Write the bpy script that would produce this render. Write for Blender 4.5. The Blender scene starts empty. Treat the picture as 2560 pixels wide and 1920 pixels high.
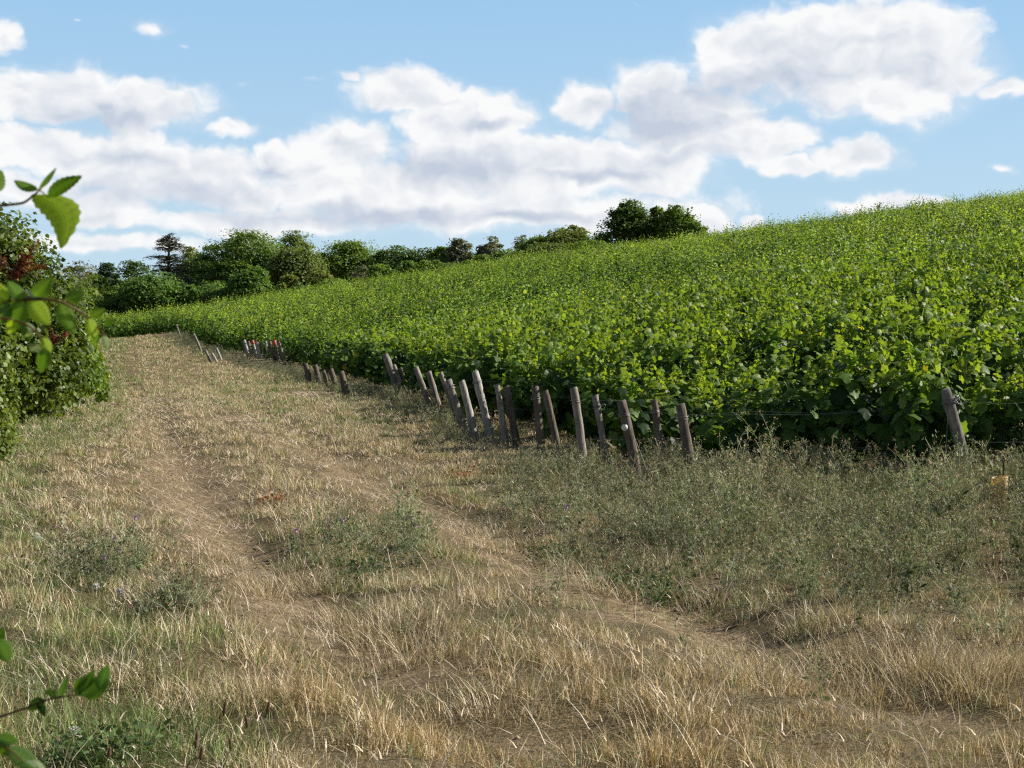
import bpy, math, random
import numpy as np
from mathutils import Vector, Matrix

R = math.radians
rng = np.random.default_rng(11)
random.seed(5)
scene = bpy.context.scene
COL = scene.collection

# ------------------------------------------------------------------ camera
F = 3517.0            # focal length in pixels of the 2560 wide photograph
EYE = 1.7
PITCH = math.atan(60 / F)
cam_d = bpy.data.cameras.new('camera')
cam_d.sensor_width = 36
cam_d.lens = F / 2560 * 36
cam_d.clip_start = 0.05
cam_d.clip_end = 6000
cam_d.dof.use_dof = True
cam_d.dof.focus_distance = 19
cam_d.dof.aperture_fstop = 15
cam = bpy.data.objects.new('camera', cam_d)
COL.objects.link(cam)
cam.location = (0, 0, EYE)
cam.rotation_euler = (R(90) - PITCH, 0, 0)
scene.camera = cam

# ------------------------------------------------------------------ view, sampling
scene.view_settings.view_transform = 'Standard'
scene.view_settings.look = 'None'
scene.view_settings.gamma = 1
scene.view_settings.exposure = 0.46
scene.render.engine = 'CYCLES'
cy = scene.cycles
cy.max_bounces = 6
cy.diffuse_bounces = 2
cy.glossy_bounces = 2
cy.transmission_bounces = 4
cy.transparent_max_bounces = 4
cy.use_denoising = False
cy.pixel_filter_type = 'BLACKMAN_HARRIS'
cy.filter_width = 1.25
cy.sample_clamp_indirect = 6

# ------------------------------------------------------------------ sun
SUN_AZ, SUN_EL = 79, 33      # degrees, azimuth measured clockwise from the view direction
sd = Vector((math.sin(R(SUN_AZ)) * math.cos(R(SUN_EL)), math.cos(R(SUN_AZ)) * math.cos(R(SUN_EL)), math.sin(R(SUN_EL))))
sun_d = bpy.data.lights.new('sun', 'SUN')
sun_d.energy = 5.0
sun_d.angle = R(0.5)
sun_d.color = (1, 0.93, 0.80)
sun = bpy.data.objects.new('sun', sun_d)
COL.objects.link(sun)
sun.rotation_euler = sd.to_track_quat('Z', 'Y').to_euler()
sun.location = (30, 20, 40)


# ------------------------------------------------------------------ node helper
class NT:
    def __init__(self, nt):
        self.nt = nt

    def n(self, typ, ins=None, **kw):
        nd = self.nt.nodes.new(typ)
        for k, v in kw.items():
            setattr(nd, k, v)
        for k, v in (ins or {}).items():
            s = nd.inputs[k]
            if hasattr(v, 'is_output') or isinstance(v, bpy.types.NodeSocket):
                self.nt.links.new(v, s)
            else:
                s.default_value = v
        return nd

    def math(self, op, a, b=0.0, c=0.0, clamp=False):
        return self.n('ShaderNodeMath', {0: a, 1: b, 2: c}, operation=op, use_clamp=clamp).outputs[0]

    def vm(self, op, a, b=None, c=None):
        ins = {0: a}
        if b is not None:
            ins[1] = b
        if c is not None:
            ins[2] = c
        nd = self.n('ShaderNodeVectorMath', ins, operation=op)
        return nd.outputs['Value'] if op in ('LENGTH', 'DOT_PRODUCT', 'DISTANCE') else nd.outputs[0]

    def mix(self, f, a, b, blend='MIX'):
        nd = self.nt.nodes.new('ShaderNodeMix')
        nd.data_type = 'RGBA'
        nd.blend_type = blend
        for i, v in ((0, f), (6, a), (7, b)):
            s = nd.inputs[i]
            if isinstance(v, bpy.types.NodeSocket):
                self.nt.links.new(v, s)
            else:
                s.default_value = v if i == 0 else (tuple(v) + (1,))[:4]
        return nd.outputs[2]

    def rng(self, v, a, b, c=0.0, d=1.0, smooth=True):
        nd = self.n('ShaderNodeMapRange', {0: v, 1: a, 2: b, 3: c, 4: d})
        nd.interpolation_type = 'SMOOTHSTEP' if smooth else 'LINEAR'
        return nd.outputs[0]

    def noise(self, vec, scale, detail=4, rough=0.55, dist=0.0, dim='3D'):
        return self.n('ShaderNodeTexNoise', {'Vector': vec, 'Scale': scale, 'Detail': detail, 'Roughness': rough, 'Distortion': dist}, noise_dimensions=dim).outputs[0]


# ------------------------------------------------------------------ world: sky with cumulus
world = bpy.data.worlds.new('World')
scene.world = world
world.use_nodes = True
wt = NT(world.node_tree)
world.node_tree.nodes.clear()
sky = wt.n('ShaderNodeTexSky', sky_type='NISHITA', sun_disc=False, sun_elevation=R(SUN_EL), sun_rotation=R(SUN_AZ), altitude=100, air_density=1.0, dust_density=1.2, ozone_density=1.5)
tc = wt.n('ShaderNodeTexCoord')
sep = wt.n('ShaderNodeSeparateXYZ', {0: tc.outputs['Generated']})
az = wt.math('ARCTAN2', sep.outputs[0], sep.outputs[1])
el = wt.math('ARCSINE', sep.outputs[2])
P = wt.n('ShaderNodeCombineXYZ', {0: az, 1: el, 2: 0.0}).outputs[0]


def sky_pos(x, y):
    return math.atan((x - 1280) / F), math.atan((900 - y) / F)


# (centre x, centre y, half width, half height, strength) in directions read off the photograph
CLOUDS = [
    (2090, 168, 315, 138, .95), (2270, 215, 200, 125, .95), (1880, 160, 190, 120, .85), (1800, 120, 100, 55, .8),
    (2060, 92, 210, 62, .85), (2290, 130, 130, 90, .9), (2490, 255, 110, 45, .62), (2410, 225, 110, 70, .75),
    (1620, 240, 120, 85, .9), (1470, 265, 110, 58, .85), (1720, 310, 220, 100, .95), (1900, 360, 150, 65, .85),
    (2120, 415, 140, 58, .8), (1980, 435, 120, 35, .6),
    (1020, 235, 200, 70, .72), (1180, 300, 210, 75, .85), (880, 210, 80, 35, .42),
    (870, 375, 140, 85, .9), (1330, 415, 440, 88, .95), (980, 470, 350, 82, .95), (1560, 430, 260, 80, .85),
    (1250, 520, 560, 70, .85), (1690, 570, 110, 75, .95), (640, 560, 600, 55, .55),
    (110, 275, 190, 72, .95), (350, 292, 215, 62, .9), (570, 325, 110, 32, .6), (15, 130, 75, 60, .65),
    (370, 100, 120, 55, .30), (450, 150, 80, 30, .1), (120, 400, 190, 62, .95), (430, 445, 300, 78, .95),
    (620, 480, 130, 60, .85), (700, 395, 75, 55, .8), (350, 365, 85, 45, .8), (250, 535, 170, 55, .8),
    (80, 500, 220, 65, .7), (620, 225, 80, 34, .15), (790, 220, 150, 30, .12), (230, 620, 420, 40, .55),
    (2200, 520, 220, 30, .62), (1870, 560, 60, 30, .62), (2530, 450, 70, 25, .28), (1590, 8, 80, 16, .08),
    (190, 92, 80, 28, .0),
]
SHADES = [
    (1890, 235, 230, 60, .9), (1980, 290, 220, 45, .75), (2150, 130, 160, 40, .25), (1640, 300, 200, 75, .95),
    (1700, 390, 200, 30, .8), (1200, 320, 160, 30, .55), (1150, 420, 330, 60, .7), (900, 540, 520, 32, .9),
    (300, 330, 280, 50, .75), (450, 500, 330, 45, .85), (1350, 540, 400, 28, .7), (300, 410, 230, 45, .55),
    (150, 560, 260, 30, .45), (1450, 440, 280, 26, .6), (1120, 250, 150, 25, .3), (700, 430, 160, 30, .6), (250, 300, 70, 40, .5),
]
warp_n = wt.n('ShaderNodeTexNoise', {'Vector': P, 'Scale': 26.0, 'Detail': 3.0, 'Roughness': .55})
warp = wt.vm('MULTIPLY_ADD', warp_n.outputs['Color'], (.045, .026, 0), (-.0225, -.013, 0))
Pw = wt.vm('ADD', P, warp)


def blob_field(lst, vec, pad=1.0):
    acc = None
    for (cx, cy_, rx, ry, s) in lst:
        a, e = sky_pos(cx, cy_)
        sx, sy = F / rx / pad, F / ry / pad
        q = wt.vm('MULTIPLY_ADD', vec, (sx, sy, 0), (-a * sx, -e * sy, 0))
        d = wt.vm('LENGTH', q)
        v = wt.math('MULTIPLY_ADD', d, -1.15, .25 + 1.25 * s)      # strength falling outwards, zero at 1.67 radii
        acc = v if acc is None else wt.math('MAXIMUM', acc, v)
    return acc


fieldc = blob_field(CLOUDS, Pw)
shadec = blob_field(SHADES, Pw)


def puffs(vec):
    """cauliflower bulges: cells at two sizes plus fine noise"""
    v1 = wt.n('ShaderNodeTexVoronoi', {'Vector': vec, 'Scale': 19.0, 'Detail': 2.6, 'Roughness': .50, 'Lacunarity': 2.3, 'Smoothness': .55}, feature='SMOOTH_F1', normalize=True, voronoi_dimensions='2D').outputs['Distance']
    v2 = wt.noise(vec, 9.0, 5, .52, dim='2D')
    return wt.math('ADD', wt.math('MULTIPLY', v1, -1.15), wt.math('MULTIPLY', v2, .75))


Ps = wt.vm('MULTIPLY', wt.vm('MULTIPLY_ADD', warp_n.outputs['Color'], (.03, .03, .0), P), (1, 1.5, 1))
q1 = puffs(Ps)
q2 = puffs(wt.vm('ADD', Ps, (.0075, .0110, 0)))
nf = wt.noise(Ps, 60.0, 4, .62, dim='2D')
f1 = wt.math('ADD', q1, wt.math('MULTIPLY_ADD', nf, .34, -.19))
dens_raw = wt.math('ADD', fieldc, f1)
dens = wt.rng(dens_raw, .12, .60)
veil = wt.rng(wt.math('ADD', fieldc, wt.math('MULTIPLY', f1, .5)), -.05, .75, 0, .42)
dens = wt.math('MAXIMUM', dens, veil)
relief = wt.math('MULTIPLY', wt.math('SUBTRACT', q1, q2), 1.6)          # brighter where the cloud thins towards the sun
lit = wt.math('ADD', relief, .66)
lit = wt.math('ADD', lit, wt.rng(dens_raw, 1.1, .35, 0, .30))
lit = wt.math('SUBTRACT', lit, wt.rng(shadec, -.05, 1.2, 0, .78))
lit = wt.math('ADD', lit, wt.math('MULTIPLY_ADD', nf, .12, -.06))
lit = wt.math('MULTIPLY_ADD', lit, 1.0, 0.06, clamp=True)
ccol = wt.mix(lit, (.50, .56, .665), (.87, .875, .88))
skyc = wt.vm('MULTIPLY', sky.outputs[0], (.118, .112, .108))
hz = wt.rng(el, .0, .27, 0.0, 1.0, False)
tintc = wt.mix(hz, (.60, .775, .88), (.325, .585, .87))
side = wt.rng(wt.math('ABSOLUTE', az), .55, 1.1, .82, .0)       # towards the sides and behind: plain deeper blue sky
skyc = wt.mix(side, wt.vm('MULTIPLY', sky.outputs[0], (.07, .07, .07)), tintc)
allc = wt.mix(dens, skyc, ccol)
up = wt.rng(el, .32, .6)            # well above the picture: open blue sky
allc = wt.mix(up, allc, wt.vm('MULTIPLY', sky.outputs[0], (.06, .06, .06)))
bg = wt.n('ShaderNodeBackground', {'Color': allc, 'Strength': 0.80})
wo = wt.n('ShaderNodeOutputWorld', {'Surface': bg.outputs[0]})
world.cycles.sampling_method = 'MANUAL'
world.cycles.sample_map_resolution = 512


# ------------------------------------------------------------------ terrain
def interp_smooth(xs, ys, w):
    g = np.linspace(xs[0] - 20, xs[-1] + 20, 2000)
    v = np.interp(g, xs, ys)
    # carry on with the end slope
    s1 = (ys[-1] - ys[-2]) / (xs[-1] - xs[-2])
    v = np.where(g > xs[-1], ys[-1] + s1 * (g - xs[-1]), v)
    k = int(w / (g[1] - g[0]))
    ker = np.hanning(2 * k + 3)
    ker /= ker.sum()
    v = np.convolve(np.pad(v, k + 1, mode='edge'), ker, mode='valid')
    return lambda x: np.interp(x, g, v)


p_prof = interp_smooth([-30, 0, 15, 19, 24.5, 30, 36, 50, 60, 65, 70, 85, 105, 135],
                       [0, 0, 0, .05, .286, .48, .68, .92, 1.25, 1.45, 1.85, 2.75, 3.85, 5.0], 4)
edge_line = interp_smooth([-40, 10, 17.2, 18.3, 19.2, 21, 24.5, 28, 34, 47, 60, 66, 76, 98, 103, 140],
                          [26, 9, 6.4, 5.9, 2.5, 1.7, .3, -.9, -2.1, -5.6, -9.7, -12.2, -16.2, -22.6, -24.3, -35], .6)
rise_line = interp_smooth([-40, 10, 19, 25, 34, 47, 66, 76, 98, 140], [24, 10, 4.5, 1.0, -1.6, -5.2, -12, -16, -22, -35], 6)
sky_x = np.array([-400, 289, 463, 648, 810, 1041, 1273, 1504, 1678, 1851, 2083, 2314, 2560, 3100])
sky_y = np.array([828, 800, 772, 744, 716, 685, 648, 618, 600, 578, 546, 512, 486, 442])


def softplus(x, k):
    return np.logaddexp(0, x / k) * k


def H0(X, Y):
    return p_prof(Y) + 0.155 * softplus(X - rise_line(Y) - 1.0, 1.2)


def crestD(u):
    return np.interp(u, [-.35, -.1, .1, .4], [136, 132, 126, 116])


def crestZ(u):
    y = np.interp(u * F + 1280, sky_x, sky_y)
    return EYE + (900 - y) / F * crestD(u) - 1.5


_wv = [(rng.uniform(0, 6.28), rng.uniform(0, 6.28), rng.uniform(.7, 1.4)) for _ in range(24)]


def wnoise(X, Y, scale, seed=0):
    """smooth noise, roughly -1..1, features about `scale` metres"""
    s = 0
    for i in range(8):
        a, ph, k = _wv[(i + seed * 5) % 24]
        a += seed
        kk = 6.28 / scale * k
        s = s + np.sin((X * math.cos(a) + Y * math.sin(a)) * kk + ph * (seed + 1) + 1.3 * np.sin((X * math.sin(a) - Y * math.cos(a)) * kk * .6 + ph))
    return s / 4.0


def track_x(Y):
    return np.interp(Y, [0, 7.7, 18, 30, 50, 70, 105], [1.8, -.7, -4.0, -7.6, -13.6, -19.5, -29])


def HT(X, Y):
    X = np.asarray(X, float)
    Y = np.asarray(Y, float)
    u = np.clip(X / np.maximum(Y, 3.0), -.36, .42)
    D = crestD(u)
    z = H0(X, Y)
    zd = H0(u * D, D)
    c = crestZ(u) - zd
    t = np.clip(Y / D, 0, 1)
    z = z + c * t ** 2.2
    beyond = np.maximum(Y - D, 0)
    zc = crestZ(u)
    zb = zc - 0.035 * beyond
    zb = np.maximum(zb, -6 + 0 * zb)
    z = np.where(Y > D, zb, z)
    far = np.clip((np.hypot(X, Y) - 250) / 300, 0, 1)
    z = z * (1 - far) + (-6) * far
    near = np.clip((60 - np.hypot(X, Y)) / 40, 0, 1)
    z = z + near * (.035 * wnoise(X, Y, 2.6, 1) + .02 * wnoise(X, Y, .9, 2))
    # ruts either side of a low grassy crown
    for off, dep in ((0, .11), (2.55, .10)):
        dx = X - track_x(Y) - off
        z = z - dep * np.exp(-(dx / .42) ** 2) * np.clip((Y - 4) / 4, 0, 1) * np.clip((70 - Y) / 30, 0, 1)
    return z


def ray(x, y):
    """direction (dx/dy, dz/dy) through photo pixel"""
    vx = (x - 1280) / F
    vz = (960 - y) / F
    c, s = math.cos(PITCH), math.sin(PITCH)
    fy = c + vz * s
    fz = -s + vz * c
    return vx / fy, fz / fy


def ground_at(x, y, lo=3.0, hi=160.0):
    dx, dz = ray(x, y)
    Y = np.linspace(lo, hi, 6000)
    d = EYE + dz * Y - HT(dx * Y, Y)
    k = np.argmax(d < 0)
    if d[k] >= 0:
        k = len(Y) - 1
    return float(dx * Y[k]), float(Y[k])


def point_at(x, y, Y):
    dx, dz = ray(x, y)
    return Vector((dx * Y, Y, EYE + dz * Y))


def to_px(X, Y, Z):
    c, s = math.cos(PITCH), math.sin(PITCH)
    zz = Z - EYE
    dep = np.maximum(Y * c - zz * s, .1)
    upv = Y * s + zz * c
    return 1280 + X / dep * F, 960 - upv / dep * F


# ------------------------------------------------------------------ mesh helpers
def mesh_np(name, V, tris=None, quads=None, color=None, smooth=False, uv=None):
    me = bpy.data.meshes.new(name)
    V = np.ascontiguousarray(V, np.float32)
    me.vertices.add(len(V))
    me.vertices.foreach_set('co', V.ravel())
    loops, starts, n = [], [], 0
    if tris is not None and len(tris):
        loops.append(np.asarray(tris, np.int32).ravel())
        starts.append(np.arange(len(tris)) * 3)
        n = len(tris) * 3
    if quads is not None and len(quads):
        loops.append(np.asarray(quads, np.int32).ravel())
        starts.append(n + np.arange(len(quads)) * 4)
    L = np.concatenate(loops)
    S = np.concatenate(starts)
    me.loops.add(len(L))
    me.loops.foreach_set('vertex_index', L)
    me.polygons.add(len(S))
    me.polygons.foreach_set('loop_start', S.astype(np.int32))
    if smooth:
        me.polygons.foreach_set('use_smooth', np.ones(len(S), bool))
    me.update(calc_edges=True)
    if color is not None:
        at = me.color_attributes.new('tint', 'FLOAT_COLOR', 'POINT')
        c = np.ones((len(V), 4), np.float32)
        c[:, :3] = color
        at.data.foreach_set('color', c.ravel())
    return me


def link(name, data, mat=None, parent=None, loc=(0, 0, 0)):
    o = bpy.data.objects.new(name, data)
    COL.objects.link(o)
    if mat is not None and data is not None and not data.materials:
        data.materials.append(mat)
    o.location = loc
    if parent is not None:
        o.parent = parent
    return o


def tag(o, label, cat, group=None, kind=None):
    o['label'] = label
    o['category'] = cat
    if group:
        o['group'] = group
    if kind:
        o['kind'] = kind
    return o


def thing(name, label, cat, loc=(0, 0, 0), group=None):
    return tag(link(name, None, loc=loc), label, cat, group)


def copy_tree(root, parent=None):
    c = root.copy()
    COL.objects.link(c)
    c.parent = parent
    for ch in list(root.children):
        copy_tree(ch, c)
    return c


class Acc:
    """collects vertex blocks with triangles and quads"""

    def __init__(self):
        self.V, self.T, self.Q, self.C, self.n = [], [], [], [], 0

    def add(self, V, T=None, Q=None, C=None):
        V = np.asarray(V, float)
        self.V.append(V)
        if T is not None and len(T):
            self.T.append(np.asarray(T) + self.n)
        if Q is not None and len(Q):
            self.Q.append(np.asarray(Q) + self.n)
        self.C.append(np.broadcast_to(np.asarray(C if C is not None else (1, 1, 1), float), (len(V), 3)))
        self.n += len(V)

    def tube(self, pts, rad, sides=6, C=None, cap=True, jit=0.0):
        pts = np.asarray(pts, float)
        m = len(pts)
        rad = np.broadcast_to(np.asarray(rad, float), (m,))
        t = np.gradient(pts, axis=0)
        t /= np.linalg.norm(t, axis=1)[:, None] + 1e-9
        ref = np.array([0, 0, 1.0]) if abs(t[0, 2]) < .8 else np.array([1.0, 0, 0])
        a = np.cross(t, ref)
        a /= np.linalg.norm(a, axis=1)[:, None] + 1e-9
        b = np.cross(t, a)
        th = np.linspace(0, 2 * math.pi, sides, endpoint=False)
        rr = rad[:, None] * (1 + jit * rng.normal(size=(m, sides)))
        V = pts[:, None] + rr[..., None] * (np.cos(th)[None, :, None] * a[:, None] + np.sin(th)[None, :, None] * b[:, None])
        V = V.reshape(-1, 3)
        Q = []
        for i in range(m - 1):
            for j in range(sides):
                k = (j + 1) % sides
                Q.append((i * sides + j, i * sides + k, (i + 1) * sides + k, (i + 1) * sides + j))
        T = []
        if cap:
            V = np.vstack([V, pts[0], pts[-1]])
            for j in range(sides):
                k = (j + 1) % sides
                T.append((m * sides, k, j))
                T.append((m * sides + 1, (m - 1) * sides + j, (m - 1) * sides + k))
        self.add(V, T, Q, C)

    def mesh(self, name, smooth=False):
        return mesh_np(name, np.concatenate(self.V), np.concatenate(self.T) if self.T else None,
                       np.concatenate(self.Q) if self.Q else None, np.concatenate(self.C), smooth)


def unit(v):
    return v / (np.linalg.norm(v, axis=-1, keepdims=True) + 1e-9)


def stamp(proto, tris, pos, normal, size, updir=None, roll=None, aspect=None):
    """copies of a small leaf (proto lies in xy, tip +y, normal z) at pos; returns V, T"""
    N = len(pos)
    n = unit(normal)
    if updir is None:
        updir = np.tile(np.array([0, 0, -1.0]), (N, 1)) + rng.normal(size=(N, 3)) * .5
    y = unit(updir - (updir * n).sum(1)[:, None] * n)
    x = np.cross(y, n)
    P_ = proto[None] * size[:, None, None]
    if aspect is not None:
        P_ = P_ * np.stack([aspect, np.ones(N), np.ones(N)], 1)[:, None]
    V = pos[:, None] + P_[..., 0:1] * x[:, None] + P_[..., 1:2] * y[:, None] + P_[..., 2:3] * n[:, None]
    m = len(proto)
    T = (np.asarray(tris)[None] + (np.arange(N) * m)[:, None, None]).reshape(-1, np.shape(tris)[1])
    return V.reshape(-1, 3), T


# leaf outlines -----------------------------------------------------
def fan(outline, centre):
    V = np.vstack([[centre], outline])
    k = len(outline)
    T = [(0, i + 1, (i + 1) % k + 1) for i in range(k)]
    return V, np.array(T)


_gl = [(0, 0.0), (.14, -.13), (.34, -.10), (.50, .06), (.42, .24), (.58, .46), (.38, .56), (.28, .62), (.22, .86), (0, 1.02)]
_gl = _gl + [(-x, y) for x, y in _gl[-2:0:-1]]
GRAPE = np.array([(x, y, -.30 * (x * x) - .22 * (y - .3) ** 2 + .04 * math.sin(9 * x + 5 * y)) for x, y in _gl])
GRAPE, GRAPE_T = fan(GRAPE, (0, .22, .05))
RHOMB = np.array([(0, 0, 0), (.42, .42, -.10), (0, 1, -.04), (-.42, .42, -.10)])
RHOMB_T = np.array([(0, 1, 2), (0, 2, 3)])
RHOMB_Q = np.array([(0, 1, 2, 3)])
HEXL = np.array([(0, 0, 0), (.34, .18, -.05), (.40, .55, -.08), (0, 1, -.12), (-.40, .55, -.08), (-.34, .18, -.05)])
HEXL_T = np.array([(0, 1, 2), (0, 2, 3), (0, 3, 4), (0, 4, 5)])


# ------------------------------------------------------------------ materials
def new_mat(name):
    m = bpy.data.materials.new(name)
    m.use_nodes = True
    m.node_tree.nodes.clear()
    return m, NT(m.node_tree)


def leaf_mat(name, trans=.4, rough=.42, spec=.4, tcol=(1.25, 1.25, .45), vein=False):
    m, t = new_mat(name)
    a = t.n('ShaderNodeAttribute', attribute_name='tint')
    c = a.outputs['Color']
    geo = t.n('ShaderNodeNewGeometry')
    back = t.mix(geo.outputs['Backfacing'], (1, 1, 1), (1.15, 1.12, 1.35))
    cb = t.mix(1.0, c, back, 'MULTIPLY')
    pb = t.n('ShaderNodeBsdfPrincipled', {'Base Color': cb, 'Roughness': rough, 'Specular IOR Level': spec})
    tr = t.n('ShaderNodeBsdfTranslucent', {'Color': t.mix(1.0, c, tcol, 'MULTIPLY')})
    mx = t.n('ShaderNodeMixShader', {0: trans, 1: pb.outputs[0], 2: tr.outputs[0]})
    t.n('ShaderNodeOutputMaterial', {'Surface': mx.outputs[0]})
    return m


M_VINE = leaf_mat('vine_leaf', .45, .50, .30, (1.55, 1.5, .45))
M_TREE = leaf_mat('tree_leaf', .34, .55, .25, (1.4, 1.35, .5))
M_BUSH = leaf_mat('bush_leaf', .36, .45, .35, (1.5, 1.4, .4))
M_TWIG = leaf_mat('bramble_leaf', .5, .45, .35, (1.7, 1.65, .3))
M_GRASS = leaf_mat('grass_blade', .20, .55, .25, (1.1, 1.05, .9))
M_WEED = leaf_mat('weed_leaf', .22, .6, .2, (1.2, 1.2, .7))


def bark_mat(name, col, col2, scale=14, rough=.9):
    m, t = new_mat(name)
    tcn = t.n('ShaderNodeTexCoord')
    v = t.vm('MULTIPLY', tcn.outputs['Object'], (1, 1, .18))
    n_ = t.noise(v, scale, 5, .6)
    n_b = t.noise(tcn.outputs['Object'], 3.0, 3, .5)
    c = t.mix(t.rng(n_, .32, .68), col, col2)
    c = t.mix(t.rng(n_b, .35, .75, 0, .5), c, tuple(x * .6 for x in col))
    bmp = t.n('ShaderNodeBump', {'Height': n_, 'Strength': .6, 'Distance': .02})
    pb = t.n('ShaderNodeBsdfPrincipled', {'Base Color': c, 'Roughness': rough, 'Specular IOR Level': .2, 'Normal': bmp.outputs[0]})
    t.n('ShaderNodeOutputMaterial', {'Surface': pb.outputs[0]})
    return m


M_BARK = bark_mat('bark', (.09, .07, .05), (.16, .13, .10), 6)
M_VTRUNK = bark_mat('vine_bark', (.06, .045, .03), (.13, .10, .075), 30)
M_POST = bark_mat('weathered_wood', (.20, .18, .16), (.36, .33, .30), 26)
M_POSTL = bark_mat('pale_weathered_sunlit_wood', (.30, .285, .265), (.52, .50, .47), 26)  # far pale posts' own tone; on the sunlit pair, sunlight put into the colour
M_POSTD = bark_mat('dark_weathered_shaded_wood', (.11, .09, .075), (.21, .18, .15), 26)  # brown posts' own tone; on the shaded group, shade put into the colour


def plain_mat(name, col, rough=.5, metal=0.0, var=.25, scale=30):
    m, t = new_mat(name)
    tcn = t.n('ShaderNodeTexCoord')
    n_ = t.noise(tcn.outputs['Object'], scale, 4, .6)
    c = t.mix(t.rng(n_, .3, .7, 0, 1), tuple(x * (1 - var) for x in col), tuple(min(1, x * (1 + var * .5)) for x in col))
    pb = t.n('ShaderNodeBsdfPrincipled', {'Base Color': c, 'Roughness': rough, 'Metallic': metal})
    t.n('ShaderNodeOutputMaterial', {'Surface': pb.outputs[0]})
    return m


M_WIRE = plain_mat('galvanised_wire', (.30, .30, .31), .45, .8)
M_RUST = plain_mat('rusty_iron', (.05, .028, .02), .7, .3)
M_YEL = plain_mat('yellow_plastic', (.80, .66, .36), .45, 0, .12, 12)
nt_ = NT(M_YEL.node_tree)
pr_ = [n for n in M_YEL.node_tree.nodes if n.type == 'BSDF_PRINCIPLED'][0]
ou_ = [n for n in M_YEL.node_tree.nodes if n.type == 'OUTPUT_MATERIAL'][0]
tl_ = nt_.n('ShaderNodeBsdfTranslucent', {'Color': (.85, .66, .30, 1)})
ms_ = nt_.n('ShaderNodeMixShader', {0: .45, 1: pr_.outputs[0], 2: tl_.outputs[0]})
M_YEL.node_tree.links.new(ms_.outputs[0], ou_.inputs['Surface'])
M_ORANGE = plain_mat('orange_plastic', (.8, .26, .02), .5)
M_RED = plain_mat('red_paint', (.65, .10, .09), .6)
M_WHITE = plain_mat('white_plastic', (.8, .8, .78), .4, 0, .08)
M_PURPLE = plain_mat('purple_petal', (.52, .24, .62), .7, 0, .25, 200)
M_PUFF = plain_mat('white_seed_fluff', (.75, .74, .70), .9)
M_STEM = plain_mat('red_brown_stem', (.16, .10, .05), .6, 0, .3, 40)


# ------------------------------------------------------------------ vegetation zones (ground cover as the photo shows it)
BARE = [(480, 1230, 130, 90, 1.0), (560, 1330, 110, 50, .6), (420, 1175, 170, 50, .7), (900, 1190, 140, 40, .9), (1000, 1245, 90, 30, .8),
        (820, 1155, 120, 20, .6), (700, 1515, 120, 34, .95), (860, 1600, 160, 34, .9), (1000, 1680, 150, 32, .85), (1600, 1540, 180, 32, .8),
        (1450, 1490, 90, 30, .8), (600, 1050, 60, 20, .6), (680, 908, 85, 12, 1.0), (760, 985, 90, 12, .7), (580, 1045, 60, 10, .8),
        (1950, 1670, 160, 24, .6), (1150, 1765, 200, 22, .55), (400, 1020, 90, 50, .4), (440, 940, 80, 30, .3), (430, 838, 60, 8, .8), (1700, 1850, 160, 20, .4)]
GREEN = [(240, 960, 80, 80, 1), (120, 1090, 150, 60, .9), (270, 1040, 80, 40, .7), (30, 1250, 90, 200, 1), (170, 1430, 180, 120, .95),
         (300, 1580, 260, 120, .75), (300, 1860, 330, 110, .85), (80, 1700, 190, 150, .95), (700, 1010, 260, 50, .45), (930, 1050, 170, 40, .55),
         (800, 960, 200, 30, .45), (950, 1400, 250, 90, .5), (270, 860, 50, 40, .9), (1300, 1230, 220, 60, .5), (1250, 1560, 120, 60, .45),
         (500, 860, 90, 25, .4), (2100, 1400, 500, 160, .35), (1500, 1450, 200, 80, .4)]
WEED = [(1500, 1290, 280, 90, .8), (1900, 1290, 350, 150, 1), (2450, 1300, 450, 190, 1), (2600, 1380, 160, 110, 1), (2150, 1450, 520, 90, .8), (1600, 1400, 250, 90, .8),
        (930, 1370, 240, 75, .62), (800, 1340, 130, 40, .4), (1400, 1480, 90, 40, .8), (240, 1440, 120, 60, .8), (420, 1530, 100, 40, .6),
        (1200, 1110, 150, 40, .35), (1420, 1200, 190, 50, .8), (1700, 1215, 220, 45, 1), (2100, 1200, 320, 50, 1), (2500, 1550, 200, 80, .5), (2350, 1720, 160, 50, .3)]


def zone(lst, px, py):
    v = 0
    for (cx, cyy, rx, ry, s) in lst:
        v = np.maximum(v, s * np.exp(-(((px - cx) / rx) ** 2 + ((py - cyy) / ry) ** 2) ** 1.3))
    return v


RUT_A = ([900, 1020, 1110, 1230, 1360, 1510, 1640, 1760, 1900], [330, 345, 430, 480, 565, 705, 900, 1120, 1420])
RUT_B = ([960, 1080, 1160, 1245, 1340, 1460, 1540, 1660, 1760], [470, 640, 815, 1000, 1180, 1400, 1650, 2000, 2350])


def ruts(px, py):
    v = 0
    for (ys, xs), w0, s in ((RUT_A, 1.0, .95), (RUT_B, .8, .9)):
        xr = np.interp(py, ys, xs)
        w = (24 + np.clip(py - 950, 0, 900) * .19) * w0
        fade = np.clip((py - 900) / 330, .30, 1) * np.clip((1900 - py) / 350, .35, 1)
        v = np.maximum(v, s * fade * np.exp(-(np.abs(px - xr) / w) ** 2.4))
    return v


def zones(X, Y, Z=None):
    if Z is None:
        Z = HT(X, Y)
    px, py = to_px(X, Y, Z)
    n = wnoise(X, Y, 1.7, 3) * .5 + wnoise(X, Y, .6, 1) * .35
    n2_ = wnoise(X, Y, .45, 2) * .5 + wnoise(X, Y, 1.1, 0) * .5
    bare = np.clip(np.maximum(zone(BARE, px, py) * (1 + n * .5), ruts(px, py) * (1.08 + 1.15 * n2_)) + n * .10, 0, 1)
    g = np.clip(zone(GREEN, px, py) + n * .12 - bare * .3, 0, 1)
    w = np.clip(zone(WEED, px, py) * (1 + n * .35), 0, 1)
    return bare, g, w


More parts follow.
